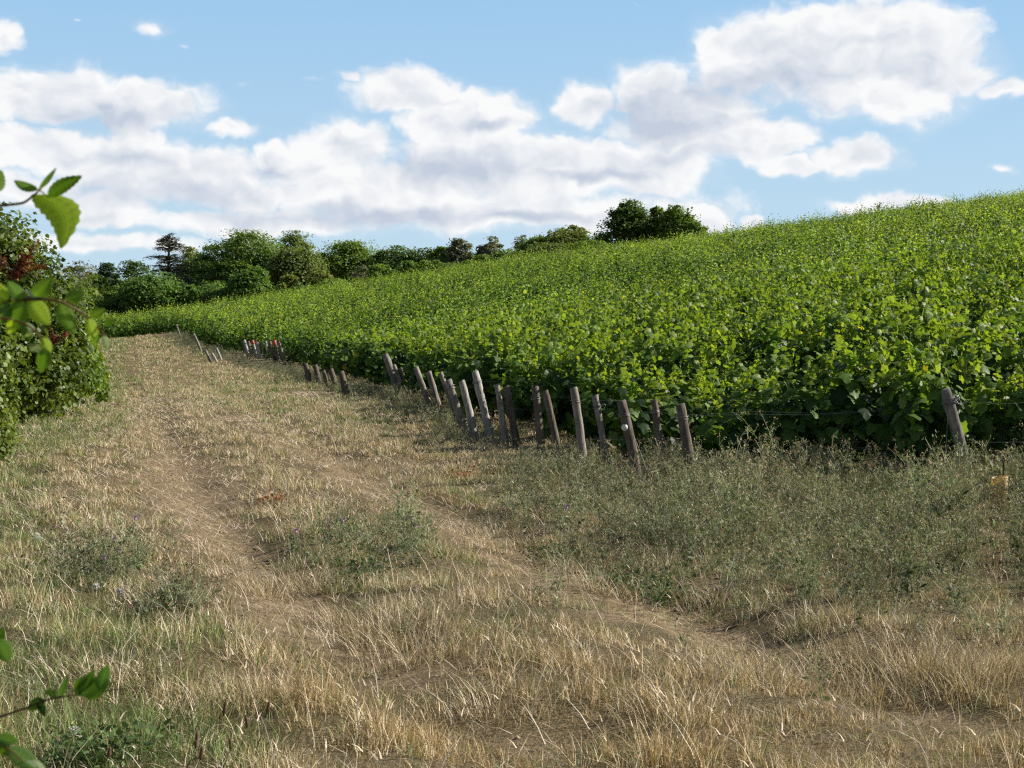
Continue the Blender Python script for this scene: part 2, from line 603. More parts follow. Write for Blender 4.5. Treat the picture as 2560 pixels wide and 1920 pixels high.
# ------------------------------------------------------------------ ground sheet
rings = [0.0, .6, 1.2, 2.0]
r = 2.6
while r < 3500:
    rings.append(r)
    r *= 1.0105 if r < 160 else 1.06
rings = np.array(rings[1:])
ang = np.concatenate([np.linspace(-26, 26, 420), np.linspace(26, 334, 110)[1:-1]])
ang = np.radians(ang)
nr, na = len(rings), len(ang)
GX = rings[:, None] * np.sin(ang)[None]
GY = rings[:, None] * np.cos(ang)[None]
GZ = HT(GX, GY)
V = np.stack([GX, GY, GZ], -1).reshape(-1, 3)
V = np.vstack([V, [[0, 0, float(HT(0, 0))]]])
ii, jj = np.meshgrid(np.arange(nr - 1), np.arange(na), indexing='ij')
j2 = (jj + 1) % na
Q = np.stack([ii * na + jj, (ii + 1) * na + jj, (ii + 1) * na + j2, ii * na + j2], -1).reshape(-1, 4)
T = np.stack([np.full(na, nr * na), np.arange(na), (np.arange(na) + 1) % na], 1)
b_, g_, w_ = zones(V[:, 0], V[:, 1], V[:, 2])
gcol = np.stack([b_, g_, w_], 1)
gcol[np.abs(np.arctan2(V[:, 0], V[:, 1])) > .6] = (.2, .3, .1)
me = mesh_np('ground', V, T, Q, gcol, smooth=True)
gm, t = new_mat('ground_soil')
a = t.n('ShaderNodeAttribute', attribute_name='tint')
tcn = t.n('ShaderNodeTexCoord')
ob = tcn.outputs['Object']
sp = t.n('ShaderNodeSeparateXYZ', {0: a.outputs['Vector']})
na_ = t.noise(ob, 1.3, 5, .6)
nb_ = t.noise(ob, 14, 6, .7)
nc_ = t.noise(ob, 55, 4, .7)
soil = t.mix(t.rng(nb_, .35, .65), (.20, .145, .085), (.43, .33, .205))
thatch = t.mix(t.rng(nc_, .35, .65), (.10, .078, .042), (.33, .255, .145))
thatch = t.mix(t.rng(na_, .4, .7, 0, .6), thatch, (.11, .10, .045))
c = t.mix(t.rng(sp.outputs[0], .25, .75), thatch, soil)
c = t.mix(t.math('MULTIPLY', sp.outputs[1], .5), c, (.06, .085, .025))
c = t.mix(t.rng(nc_, .60, .75, 0, .7), c, (.52, .43, .28))
hh = t.math('ADD', nb_, t.math('MULTIPLY', nc_, .5))
bmp = t.n('ShaderNodeBump', {'Height': hh, 'Strength': 1.0, 'Distance': .06})
pb = t.n('ShaderNodeBsdfPrincipled', {'Base Color': c, 'Roughness': .95, 'Specular IOR Level': .15, 'Normal': bmp.outputs[0]})
t.n('ShaderNodeOutputMaterial', {'Surface': pb.outputs[0]})
g = link('ground', me, gm)
g['kind'] = 'structure'


# ------------------------------------------------------------------ grass blades
def blades(base, h, w, az_, lean, curl, col, seg=2):
    """base N,3; returns V,T,C of tapering curved blades"""
    N = len(base)
    ts = np.array([0, .5, 1.0]) if seg == 2 else np.array([0, .33, .68, 1.0])
    d = np.stack([np.cos(az_), np.sin(az_), np.zeros(N)], 1)
    fa = az_ + rng.uniform(0, 3.14, N)
    s = np.stack([np.cos(fa), np.sin(fa), np.zeros(N)], 1)
    rows = []
    for tt in ts:
        off = (lean * tt + curl * tt * tt)
        c = base + d * (off * h)[:, None]
        c[:, 2] += h * tt * np.sqrt(np.clip(1 - (lean + curl * tt) ** 2 * .55, .12, 1))
        ww = w * (1 - tt) ** .7
        if tt < 1:
            rows += [c - s * ww[:, None], c + s * ww[:, None]]
        else:
            rows += [c]
    V = np.stack(rows, 1)
    m = V.shape[1]
    tr = []
    for k in range(seg - 1):
        a0 = 2 * k
        tr += [(a0, a0 + 1, a0 + 3), (a0, a0 + 3, a0 + 2)]
    tr += [(2 * seg - 2, 2 * seg - 1, 2 * seg)]
    T = (np.array(tr)[None] + (np.arange(N) * m)[:, None, None]).reshape(-1, 3)
    C = np.repeat(col, m, axis=0)
    return V.reshape(-1, 3), T, C


STRAW = np.array([(.62, .545, .31), (.50, .42, .22), (.35, .265, .13), (.82, .76, .52), (.22, .155, .075)])
GRN = np.array([(.17, .26, .06), (.115, .20, .045), (.23, .32, .09), (.32, .37, .14)])


def mk_grass(bands, green_obj):
    ac = Acc()
    for (d0, d1, dens_, umin, umax) in bands:
        area = .5 * (umax - umin) * (d1 ** 2 - d0 ** 2)
        per = 11
        n = int(area * dens_ / per)
        Y = np.sqrt(rng.uniform(d0 ** 2, d1 ** 2, n))
        X = rng.uniform(umin, umax, n) * Y
        inside = X < edge_line(Y) + 1.2
        X, Y = X[inside], Y[inside]
        b, g_, w_ = zones(X, Y)
        k = rng.random(len(X))
        pg = np.clip(g_ * 1.2 + .16 + .12 * np.clip((Y - 25) / 20, 0, 1) + .1 * wnoise(X, Y, 4, 0), 0, 1)
        if green_obj:
            keep = (k < pg * (1 - b * .95)) & (rng.random(len(X)) < .75)
        else:
            keep = (k < (1 - b) ** 2.8 * (1 - .72 * g_) * (1 - .5 * w_) + .03)
        clump = wnoise(X, Y, 1.1, 4)
        keep &= rng.random(len(X)) < np.clip(.52 + .70 * clump, .08, 1)
        X, Y, b, g_, w_ = X[keep], Y[keep], b[keep], g_[keep], w_[keep]
        clump = clump[keep]
        # each tuft grows several blades
        nb = rng.integers(5, 17, len(X))
        idx = np.repeat(np.arange(len(X)), nb)
        ra = rng.uniform(0, 6.28, len(idx))
        rr = np.abs(rng.normal(0, .055, len(idx)))
        bx = X[idx] + np.cos(ra) * rr
        by = Y[idx] + np.sin(ra) * rr
        bz = HT(bx, by) - .005
        tall = np.clip(.42 + .42 * wnoise(X, Y, 2.2, 0) + .35 * clump, .10, 1.4)[idx]
        ht = (.03 + .135 * tall) * rng.uniform(.55, 1.35, len(idx)) * (1 - .68 * b[idx])
        longs = rng.random(len(idx)) < .06
        ht = np.where(longs, ht * 1.6, ht)
        far = np.clip((Y[idx] - 30) / 60, 0, 1)
        ht = ht * (1 + .1 * far)
        wd = np.maximum(.0019, .00018 * Y[idx]) * rng.uniform(.6, 1.4, len(idx))
        wd = np.where(longs, wd * .9, wd)
        az_ = np.where(rng.random(len(idx)) < .6, ra, rng.uniform(0, 6.28, len(idx)))
        # the wind leans the field a little to the left
        lean = np.abs(rng.normal(.12, .2, len(idx)))
        curl = np.abs(rng.normal(.2, .34, len(idx)))
        flat = rng.random(len(idx)) < .16
        lean = np.clip(np.where(flat, .85, lean), 0, .95)
        curl = np.clip(curl, 0, .7)
        if green_obj:
            c = GRN[rng.integers(0, len(GRN), len(idx))]
        else:
            tuft_t = rng.random(len(X))[idx]
            ki = np.clip((tuft_t * 3.2 + rng.random(len(idx)) * 2.2).astype(int), 0, 4)
            c = STRAW[ki]
            ppx, ppy = to_px(X, Y, HT(X, Y))
            warm = np.clip((ppy - 1480) / 250, 0, 1) * np.clip((ppx - 500) / 700, 0, 1)
            patch = np.clip(wnoise(X, Y, 3.1, 2) * .5 + .35 + warm * .7, 0, 1.5)[idx][:, None]
            c = c * (1 - np.minimum(patch, 1.9) * .4 * (1 - np.array([.90, .76, .56])))
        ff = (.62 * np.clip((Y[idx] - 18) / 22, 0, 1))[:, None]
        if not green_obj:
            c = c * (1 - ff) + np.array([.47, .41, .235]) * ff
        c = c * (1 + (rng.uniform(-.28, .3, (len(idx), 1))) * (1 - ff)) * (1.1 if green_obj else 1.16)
        Vb, Tb, Cb = blades(np.stack([bx, by, bz], 1), ht, wd, az_, lean, curl, c, 3 if d1 < 13 else 2)
        ac.add(Vb, Tb, None, Cb)
        # seed heads on some long stalks: short fat blades
        if not green_obj and d0 < 26:
            sel = np.where(longs)[0][::2]
            top = np.stack([bx[sel], by[sel], bz[sel] + ht[sel] * .80], 1)
            top[:, 0] += np.cos(az_[sel]) * (lean[sel] + curl[sel]) * ht[sel] * .85
            top[:, 1] += np.sin(az_[sel]) * (lean[sel] + curl[sel]) * ht[sel] * .85
            Vb, Tb, Cb = blades(top, np.full(len(sel), .05), np.full(len(sel), .0042), az_[sel], np.full(len(sel), .5), np.full(len(sel), .5), np.tile(np.array([[.74, .62, .40]]), (len(sel), 1)), 2)
            ac.add(Vb, Tb, None, Cb)
    return ac


dry_b = [(4.3, 9, 3200, -.42, .42), (9, 15, 2000, -.42, .42), (15, 25, 1300, -.42, .42), (25, 45, 800, -.40, .10), (45, 106, 260, -.32, 0)]
grn_b = [(4.3, 9, 2200, -.42, .42), (9, 15, 1500, -.42, .42), (15, 25, 900, -.42, .42), (25, 45, 600, -.40, .10), (45, 106, 220, -.32, 0)]
o = link('dry_grass', mk_grass(dry_b, False).mesh('dry_grass'), M_GRASS)
tag(o, 'dry straw coloured grass covering the track and verge', 'grass', kind='stuff')
o = link('green_grass', mk_grass(grn_b, True).mesh('green_grass'), M_GRASS)
tag(o, 'patches of greener grass growing among the dry straw', 'grass', kind='stuff')

# clods and small stones on the bare ruts
n = 26000
Y = np.sqrt(rng.uniform(5 ** 2, 32 ** 2, n))
X = rng.uniform(-.42, .36, n) * Y
b, g_, w_ = zones(X, Y)
k = (rng.random(n) < b * .8) & (X < edge_line(Y))
X, Y = X[k], Y[k]
n = len(X)
OCT = np.array([(1, 0, 0), (0, 1, 0), (-1, 0, 0), (0, -1, 0), (0, 0, .7), (0, 0, -.4)])
OT = np.array([(0, 1, 4), (1, 2, 4), (2, 3, 4), (3, 0, 4), (1, 0, 5), (2, 1, 5), (3, 2, 5), (0, 3, 5)])
V_ = (OCT[None] * rng.uniform(.5, 1.4, (n, 6, 3))) * (rng.uniform(.003, .011, n) ** 1.0)[:, None, None] * (1 + (rng.random(n) < .05) * 1.5)[:, None, None]
V_ = V_ + np.stack([X, Y, HT(X, Y) + .003], 1)[:, None]
T_ = (OT[None] + (np.arange(n) * 6)[:, None, None]).reshape(-1, 3)
o = link('clods', mesh_np('clods', V_.reshape(-1, 3), T_, None, np.repeat(np.array([[.40, .31, .21]]) * rng.uniform(.5, 1.3, (n, 1)), 6, axis=0)), M_GRASS)
tag(o, 'small clods and stones lying on the bare ruts', 'clods', kind='stuff')

# long pale stalks lying curved across the foreground, loose straw litter
ac = Acc()
n = 1900
Y = np.sqrt(rng.uniform(4.5 ** 2, 16 ** 2, n))
X = rng.uniform(-.42, .42, n) * Y
b, g_, w_ = zones(X, Y)
k = rng.random(n) < (.9 - 1.1 * b)
X, Y = X[k], Y[k]
n = len(X)
Vb, Tb, Cb = blades(np.stack([X, Y, HT(X, Y)], 1), rng.uniform(.12, .36, n), rng.uniform(.0018, .003, n), rng.uniform(0, 6.28, n),
                    rng.uniform(.1, .5, n), rng.uniform(.1, .65, n), np.array([[.80, .71, .50]]) * rng.uniform(.7, 1.15, (n, 1)), 3)
ac.add(Vb, Tb, None, Cb)
n = 60000
Y = np.sqrt(rng.uniform(4.5 ** 2, 40 ** 2, n))
X = rng.uniform(-.42, .3, n) * Y
k = X < edge_line(Y)
X, Y = X[k], Y[k]
n = len(X)
Vb, Tb, Cb = blades(np.stack([X, Y, HT(X, Y) + .004], 1), rng.uniform(.05, .18, n), np.maximum(.002, .00025 * Y), rng.uniform(0, 6.28, n),
                    np.full(n, .98), np.full(n, .25), np.array([[.66, .56, .37]]) * rng.uniform(.6, 1.25, (n, 1)), 2)
ac.add(Vb, Tb, None, Cb)
o = link('straw_litter', ac.mesh('straw_litter'), M_GRASS)
tag(o, 'loose pale straw and bent dead stalks on the ground', 'straw', kind='stuff')


ac = Acc()
TUSS = [(740, 1465, 1), (820, 1480, .9), (660, 1490, .7), (930, 1600, 1.2), (1010, 1620, 1.3), (1060, 1660, 1), (980, 1570, .9), (860, 1560, .8), (1240, 1345, .9), (1320, 1370, .8), (1430, 1430, 1),
        (1500, 1480, .8), (1540, 1450, .9), (2300, 1690, 1.1), (2420, 1720, 1.2), (2200, 1640, .9), (960, 1190, 1), (1010, 1215, 1), (1060, 1235, .9), (900, 1175, .8), (620, 1285, .8), (560, 1400, .6),
        (380, 1490, .8), (430, 1520, .9), (1250, 1780, 1), (1700, 1800, .9), (700, 1640, .7), (1600, 1500, .8), (1780, 1510, .8), (300, 1700, .9), (2050, 1560, .8), (640, 1760, .8), (1900, 1700, .8)]
for (x, y, k_) in TUSS:
    gx, gy = ground_at(x, y)
    n = int(330 * k_)
    X = gx + rng.normal(0, .20 * k_, n)
    Y = gy + rng.normal(0, .13 * k_, n)
    out_ = np.arctan2(Y - gy, X - gx) + rng.normal(0, 1.0, n)
    Vb, Tb, Cb = blades(np.stack([X, Y, HT(X, Y) - .005], 1), rng.uniform(.07, .27, n) * k_ ** .5, rng.uniform(.0016, .0026, n), out_,
                        rng.uniform(.0, .45, n), rng.uniform(.2, .9, n).clip(0, .75), STRAW[rng.integers(0, 5, n)] * rng.uniform(.75, 1.15, (n, 1)), 3)
    ac.add(Vb, Tb, None, Cb)
gt = Acc()
for (x, y, k_) in [(270, 1840, 1.2), (330, 1870, 1.3), (390, 1830, 1.1), (200, 1890, 1.1), (430, 1880, .9), (120, 1840, .9), (340, 1905, 1.2), (60, 1500, .8), (150, 1560, .8), (90, 1640, .8), (60, 1350, .7),
                   (130, 1300, .6), (180, 1100, .7), (230, 1060, .6), (120, 1120, .7), (260, 1000, .6), (210, 1010, .6), (60, 1180, .7), (200, 1030, 1), (160, 1060, 1), (250, 950, .9), (240, 900, .8), (110, 1080, 1), (40, 1120, 1), (300, 1560, .7), (230, 1660, .7), (400, 1700, .7), (30, 1740, .9), (150, 1740, .8)]:
    gx, gy = ground_at(x, y)
    n = int((150 if y > 1780 else 230) * k_)
    sp_ = 1 + max(0, gy - 12) * .06
    X = gx + rng.normal(0, .30 * k_ * sp_, n)
    Y = gy + rng.normal(0, .26 * k_ * sp_, n)
    out_ = np.arctan2(Y - gy, X - gx) + rng.normal(0, .9, n)
    Vb, Tb, Cb = blades(np.stack([X, Y, HT(X, Y) - .005], 1), rng.uniform(.07, .22, n) * k_ ** .5, np.maximum(.0018, .0002 * gy) * rng.uniform(.8, 1.3, n), out_,
                        rng.uniform(.0, .35, n), rng.uniform(.1, .8, n).clip(0, .7), GRN[rng.integers(0, 3, n)] * rng.uniform(.65, 1.1, (n, 1)), 3)
    gt.add(Vb, Tb, None, Cb)
o = link('green_tussocks', gt.mesh('green_tussocks'), M_GRASS)
tag(o, 'clumps of longer green grass along the left verge', 'grass', kind='stuff')
o = link('dry_tussocks', ac.mesh('dry_tussocks'), M_GRASS)
tag(o, 'thick arching tussocks of dead grass beside the bare ruts', 'grass', kind='stuff')


# ------------------------------------------------------------------ weeds
def weed_proto(h, seed, nst=5, bud=(.34, .30, .18), leafc=(.27, .32, .18), spread=.35, nleaf=26, wst=.0032):
    """a branching weed: stems, small leaves, knobbly seed heads"""
    rg = np.random.default_rng(seed)
    V, T, C, n = [], [], [], 0

    def strip(p0, p1, w0, w1, col):
        nonlocal n
        d = p1 - p0
        s = np.cross(d, rg.normal(size=3))
        s /= np.linalg.norm(s) + 1e-9
        V.extend([p0 - s * w0, p0 + s * w0, p1 + s * w1, p1 - s * w1])
        T.extend([(n, n + 1, n + 2), (n, n + 2, n + 3)])
        C.extend([col] * 4)
        n += 4

    def leaf(p, d, size, col):
        nonlocal n
        d = d / (np.linalg.norm(d) + 1e-9)
        s = np.cross(d, rg.normal(size=3))
        s /= np.linalg.norm(s) + 1e-9
        V.extend([p, p + d * size * .5 + s * size * .2, p + d * size, p + d * size * .5 - s * size * .2])
        T.extend([(n, n + 1, n + 2), (n, n + 2, n + 3)])
        C.extend([col] * 4)
        n += 4

    stemc = np.array((.33, .36, .22))
    for _ in range(nst):
        a = rg.uniform(0, 6.28)
        p = np.array([rg.normal(0, .03), rg.normal(0, .03), 0])
        d = np.array([math.cos(a) * spread, math.sin(a) * spread, 1.0]) * rg.uniform(.6, 1)
        L = h * rg.uniform(.7, 1.05) / 5
        for s_ in range(5):
            q = p + d / np.linalg.norm(d) * L
            strip(p, q, wst * (1 - s_ * .12), wst * (1 - (s_ + 1) * .12), stemc * rg.uniform(.8, 1.2))
            for _l in range(max(1, nleaf // (nst * 3))):
                f = rg.random()
                leaf(p + (q - p) * f, rg.normal(size=3) * .7 + np.array([0, 0, .5]), rg.uniform(.035, .08) * (1.3 - s_ * .15), np.array(leafc) * rg.uniform(.65, 1.4))
            if s_ >= 1:
                for _b in range(2):
                    bd = d / np.linalg.norm(d) + rg.normal(size=3) * .75
                    bd[2] = abs(bd[2]) * .8 + .3
                    q2 = q + bd / np.linalg.norm(bd) * L * rg.uniform(.5, 1.1)
                    strip(q, q2, wst * .6, wst * .45, stemc * rg.uniform(.8, 1.25))
                    for _h in range(3):
                        e = q2 + rg.normal(size=3) * .014
                        leaf(e, rg.normal(size=3) + np.array([0, 0, 1.0]), rg.uniform(.014, .028), np.array(bud) * rg.uniform(.7, 1.7))
                        leaf(e, rg.normal(size=3) + np.array([0, 0, 1.0]), rg.uniform(.014, .028), np.array(bud) * rg.uniform(.7, 1.7))
            p = q
            d = d + rg.normal(size=3) * .22
            d[2] = abs(d[2])
    return np.array(V), np.array(T), np.array(C)


def scatter(protos, X, Y, sc, ac, zoff=-.01):
    z = HT(X, Y) + zoff
    kind = rng.integers(0, len(protos), len(X))
    for ki, (V, T, C) in enumerate(protos):
        s = np.where(kind == ki)[0]
        if not len(s):
            continue
        a = rng.uniform(0, 6.28, len(s))
        ca, sa = np.cos(a), np.sin(a)
        k = sc[s]
        VX = (V[None, :, 0] * ca[:, None] - V[None, :, 1] * sa[:, None]) * k[:, None] + X[s][:, None]
        VY = (V[None, :, 0] * sa[:, None] + V[None, :, 1] * ca[:, None]) * k[:, None] + Y[s][:, None]
        VZ = V[None, :, 2] * k[:, None] + z[s][:, None]
        VV = np.stack([VX, VY, VZ], -1).reshape(-1, 3)
        TT = (T[None] + (np.arange(len(s)) * len(V))[:, None, None]).reshape(-1, 3)
        tint = rng.uniform(.5, 1.15, (len(s), 1, 1)) * np.ones((1, 1, 3))
        CC = (C[None] * tint).reshape(-1, 3)
        ac.add(VV, TT, None, CC)


protos = [weed_proto(.46, 100 + i, bud=[(.27, .27, .16), (.36, .32, .21), (.18, .13, .085), (.23, .28, .14)][i % 4],
                     leafc=[(.20, .26, .145), (.13, .19, .075), (.27, .32, .21)][i % 3]) for i in range(10)]
n = 26000
Y = np.sqrt(rng.uniform(5 ** 2, 26 ** 2, n))
X = rng.uniform(-.42, .42, n) * Y
b, g_, w_ = zones(X, Y)
wpx_, wpy_ = to_px(X, Y, HT(X, Y))
clear = (np.abs(wpx_ - 2495) < np.where(wpy_ < 1400, 66, 46)) & (wpy_ > 1255) & (wpy_ < 1540)
k = (rng.random(n) < (w_ ** 1.3) * .46 * np.clip(.72 + .75 * wnoise(X, Y, .9, 2), .08, 1.4) + .016) & (X < edge_line(Y) + .9) & (b < .6) & ~clear
X, Y, w_ = X[k], Y[k], w_[k]
sc = rng.uniform(.4, 1.25, len(X)) * (.40 + .70 * w_) * (1 + (rng.random(len(X)) < .05) * .5)
ac = Acc()
scatter(protos, X, Y, sc, ac)
# margin weeds along the foot of the vines, farther up the track
n = 900
Y = rng.uniform(24, 100, n)
X = edge_line(Y) + rng.normal(-.5, .45, n)
scatter(protos, X, Y, rng.uniform(.35, .9, n), ac)
o = link('weeds', ac.mesh('weeds'), M_WEED)
tag(o, 'grey green branching weeds gone to seed along the vineyard edge', 'weeds', kind='stuff')

# low dark broad leaves among the weeds
ac = Acc()
spots = [(900, 1440, 60, 26), (1380, 1400, 60, 18), (1650, 1500, 70, 22), (230, 1420, 70, 30), (1560, 1480, 60, 20), (430, 1510, 60, 20),
         (720, 955, 50, 8), (760, 960, 60, 8), (880, 1350, 150, 40), (1000, 1330, 60, 20), (250, 1905, 120, 30)]
for (x, y, rx, ry) in spots:
    n = 420
    px, py = x + rng.normal(0, rx * .6, n), y + rng.normal(0, ry * .6, n)
    gx, gy = ground_at(x, y)
    sy = gy * gy / (F * EYE)
    X, Y = gx + (px - x) * gy / F, gy - (py - y) * sy
    pos = np.stack([X, Y, HT(X, Y) + rng.uniform(.01, .13, n)], 1)
    Vl, Tl = stamp(HEXL, HEXL_T, pos, rng.normal(size=(n, 3)) * .6 + np.array([0, 0, 1.0]), rng.uniform(.02, .05, n), rng.normal(size=(n, 3)), aspect=rng.uniform(.4, .8, n))
    ac.add(Vl, Tl, None, np.repeat(np.array([[.09, .145, .05]]) * rng.uniform(.6, 1.4, (n, 1)), 6, axis=0))
o = link('broadleaf_weeds', ac.mesh('broadleaf_weeds'), M_WEED)
tag(o, 'low dark green broad leaved plants scattered in the grass', 'ground cover', kind='stuff')

# tall individual weeds standing above the rest
tall = [(1893, 1018, 17.2, 'tallest knobbly seeding weed rising in front of the dark vine row'),
        (1845, 1085, 17.5, 'seeding weed with side branches just left of the tallest weed'),
        (1985, 1080, 17.6, 'bushy grey green seeding weed before the vine row, right of the tallest weed'),
        (2090, 1098, 17.6, 'thin seeding weed in front of the vine row midway to the wired round post'),
        (2290, 1103, 17.0, 'forked seeding weed just left of the wired round post'),
        (2340, 1115, 16.9, 'slender seeding weed touching the foot of the wired round post'),
        (2470, 1120, 16.8, 'seeding weed between the wired round post and the yellow tube'),
        (1672, 1130, 17.3, 'weed with upright twigs under the wide thick post'),
        (2545, 1132, 16.0, 'weed with knobbly tips beside the yellow tube at the picture edge')]
for i, (x, y, Yd, lab) in enumerate(tall):
    pt = point_at(x, y, Yd)
    gz = float(HT(pt.x, Yd))
    Vw, Tw, Cw = weed_proto(pt.z - gz, 400 + i, nst=4, spread=.3, nleaf=60, wst=.006, bud=(.46, .38, .24))
    m = mesh_np('tall_weed', Vw, Tw, None, Cw)
    tag(link('tall_weed', m, M_WEED, loc=(pt.x, Yd, gz)), lab, 'weed', 'tall seeding weeds before the vines')

# ------------------------------------------------------------------ thistles, seed heads
def sphere_pts(rad, nu=7, nv=5):
    V = [(0, 0, rad)]
    for i in range(1, nv):
        th = math.pi * i / nv
        for j in range(nu):
            ph = 2 * math.pi * j / nu
            V.append((rad * math.sin(th) * math.cos(ph), rad * math.sin(th) * math.sin(ph), rad * math.cos(th)))
    V.append((0, 0, -rad))
    T, Q = [], []
    for j in range(nu):
        T.append((0, 1 + j, 1 + (j + 1) % nu))
        T.append((len(V) - 1, 1 + (nv - 2) * nu + (j + 1) % nu, 1 + (nv - 2) * nu + j))
    for i in range(nv - 2):
        for j in range(nu):
            a0 = 1 + i * nu
            Q.append((a0 + j, a0 + nu + j, a0 + nu + (j + 1) % nu, a0 + (j + 1) % nu))
    return np.array(V, float), T, Q


def flower_mesh(kind):
    ac = Acc()
    if kind == 'thistle':
        V, T, Q = sphere_pts(.014)
        ac.add(V * np.array([1, 1, 1.2]), T, Q)
        for k in range(40):
            a = rng.uniform(0, 6.28)
            e = rng.uniform(.2, 1.0)
            d = np.array([math.cos(a) * e, math.sin(a) * e, 1])
            s = np.array([-math.sin(a), math.cos(a), 0]) * .004
            p = np.array([0, 0, .008])
            q = p + d * .026
            ac.add([p - s, p + s, q + s, q - s], [(0, 1, 2), (0, 2, 3)])
    else:
        for k in range(110):
            d = unit(rng.normal(size=3))
            s = unit(np.cross(d, rng.normal(size=3))) * .003
            ac.add([d * .004 - s * .2, d * .004 + s * .2, d * .026 + s, d * .026 - s], [(0, 1, 2), (0, 2, 3)])
    return ac.mesh('flower_head')


thm = flower_mesh('thistle')
puf = flower_mesh('puff')
thistles = [(1015, 1297, .24, 'purple thistle flower pair standing highest in the middle patch of weeds', 2),
            (825, 1305, .2, 'small lilac thistle at the left tip of the middle weed patch', 1),
            (857, 1303, .2, 'lilac thistle bloom just left of the centre of the middle weed patch', 1),
            (740, 1330, .2, 'purple thistle low at the left edge of the middle weed patch', 1),
            (1040, 1318, .2, 'purple thistle just below the highest thistle pair', 1),
            (338, 1298, .22, 'purple thistle beside the left edge of the bare track', 1),
            (286, 1352, .24, 'largest purple thistle above the dark leafy clump at lower left', 1),
            (300, 1380, .2, 'purple thistle among dark leaves at lower left', 1),
            (262, 1397, .2, 'purple thistle lowest over the dark leafy clump at lower left', 1),
            (1417, 1270, .24, 'lilac thistle near the feet of the leaning posts', 1),
            (1292, 1232, .24, 'pale lilac thistle in dry grass left of the post row', 1)]
for (x, y, hgt, lab, nh) in thistles:
    gx, gy = ground_at(x, y + 50)
    for _ in range(6):
        pt = point_at(x, y, gy)
        gy += (float(HT(pt.x, gy)) + hgt - pt.z) * -6
        gy = max(6, min(gy, 24))
    pt = point_at(x, y, gy)
    gz = float(HT(pt.x, gy))
    th = thing('thistle', lab, 'thistle', (pt.x, gy, gz), 'purple thistles')
    Vw, Tw, Cw = weed_proto(max(.1, pt.z - gz), 700 + int(x), nst=2, spread=.1, nleaf=24, wst=.003, leafc=(.25, .32, .18))
    link('stem', mesh_np('thistle_stem', Vw, Tw, None, Cw), M_WEED, th)
    for k in range(nh):
        f = link('flower_head', thm, M_PURPLE, th, (k * .05, 0, pt.z - gz))
        f.scale = (.85,) * 3
for (x, y, lab) in [(2127, 1415, 'round white seed head in the weeds at right'), (240, 1465, 'white seed head left of the dark leafy clump in lower left grass'),
                    (300, 1478, 'small white seed head in the grass at lower left'), (188, 1828, 'fluffy white seed head low in the bottom left grass')]:
    gx, gy = ground_at(x, y + 40)
    pt = point_at(x, y, gy)
    gz = float(HT(pt.x, gy))
    th = thing('seed_head_plant', lab, 'seed head', (pt.x, gy, gz), 'white seed heads')
    ac = Acc()
    ac.tube([(0, 0, 0), (.01, 0, (pt.z - gz) * .5), (0, 0, pt.z - gz)], [.003, .0025, .002], 4, (.2, .22, .1))
    link('stem', ac.mesh('seed_stem'), M_WEED, th)
    link('seed_head', puf, M_PUFF, th, (0, 0, pt.z - gz))
# dark plantain spikes in the front grass
for (x, y, L, ln, lab) in [(558, 1790, 44, 10, 'dark brown flower spike highest in the front grass'), (668, 1785, 36, 6, 'dark brown flower spike right of the highest spike'),
                       (615, 1820, 30, -12, 'brown flower spike leaning between two taller ones'), (488, 1870, 44, 4, 'thick brown flower spike low in the front grass'),
                       (575, 1872, 28, -10, 'short dark spike near the bottom of the front grass'), (500, 1900, 36, 6, 'brown flower spike lowest in the front grass'),
                       (270, 1893, 26, 4, 'reddish flower spike in green grass at the bottom left')]:
    gy = EYE * F / (y + 95 - 900)
    pt = point_at(x, y, gy)
    gz = float(HT(pt.x, gy))
    hgt = max(.05, pt.z - gz)
    th = thing('plantain', lab, 'plantain', (pt.x - .05, gy, gz), 'dark plantain spikes')
    ac = Acc()
    ac.tube([(0, 0, 0), (.035, 0, hgt * .6), (.05, 0, hgt)], .0022, 4, (.13, .16, .06))
    link('stem', ac.mesh('plantain_stem'), M_WEED, th)
    ac = Acc()
    LL = L * gy / F
    ac.tube([(.05, 0, hgt), (.053, 0, hgt + LL * .25), (.056 + ln * .0004, 0, hgt + LL * .75), (.058 + ln * .0006, 0, hgt + LL)], [.004, .0085, .007, .002], 6, (.17, .11, .07), jit=.2)
    link('flower_spike', ac.mesh('plantain_spike'), M_WEED, th)

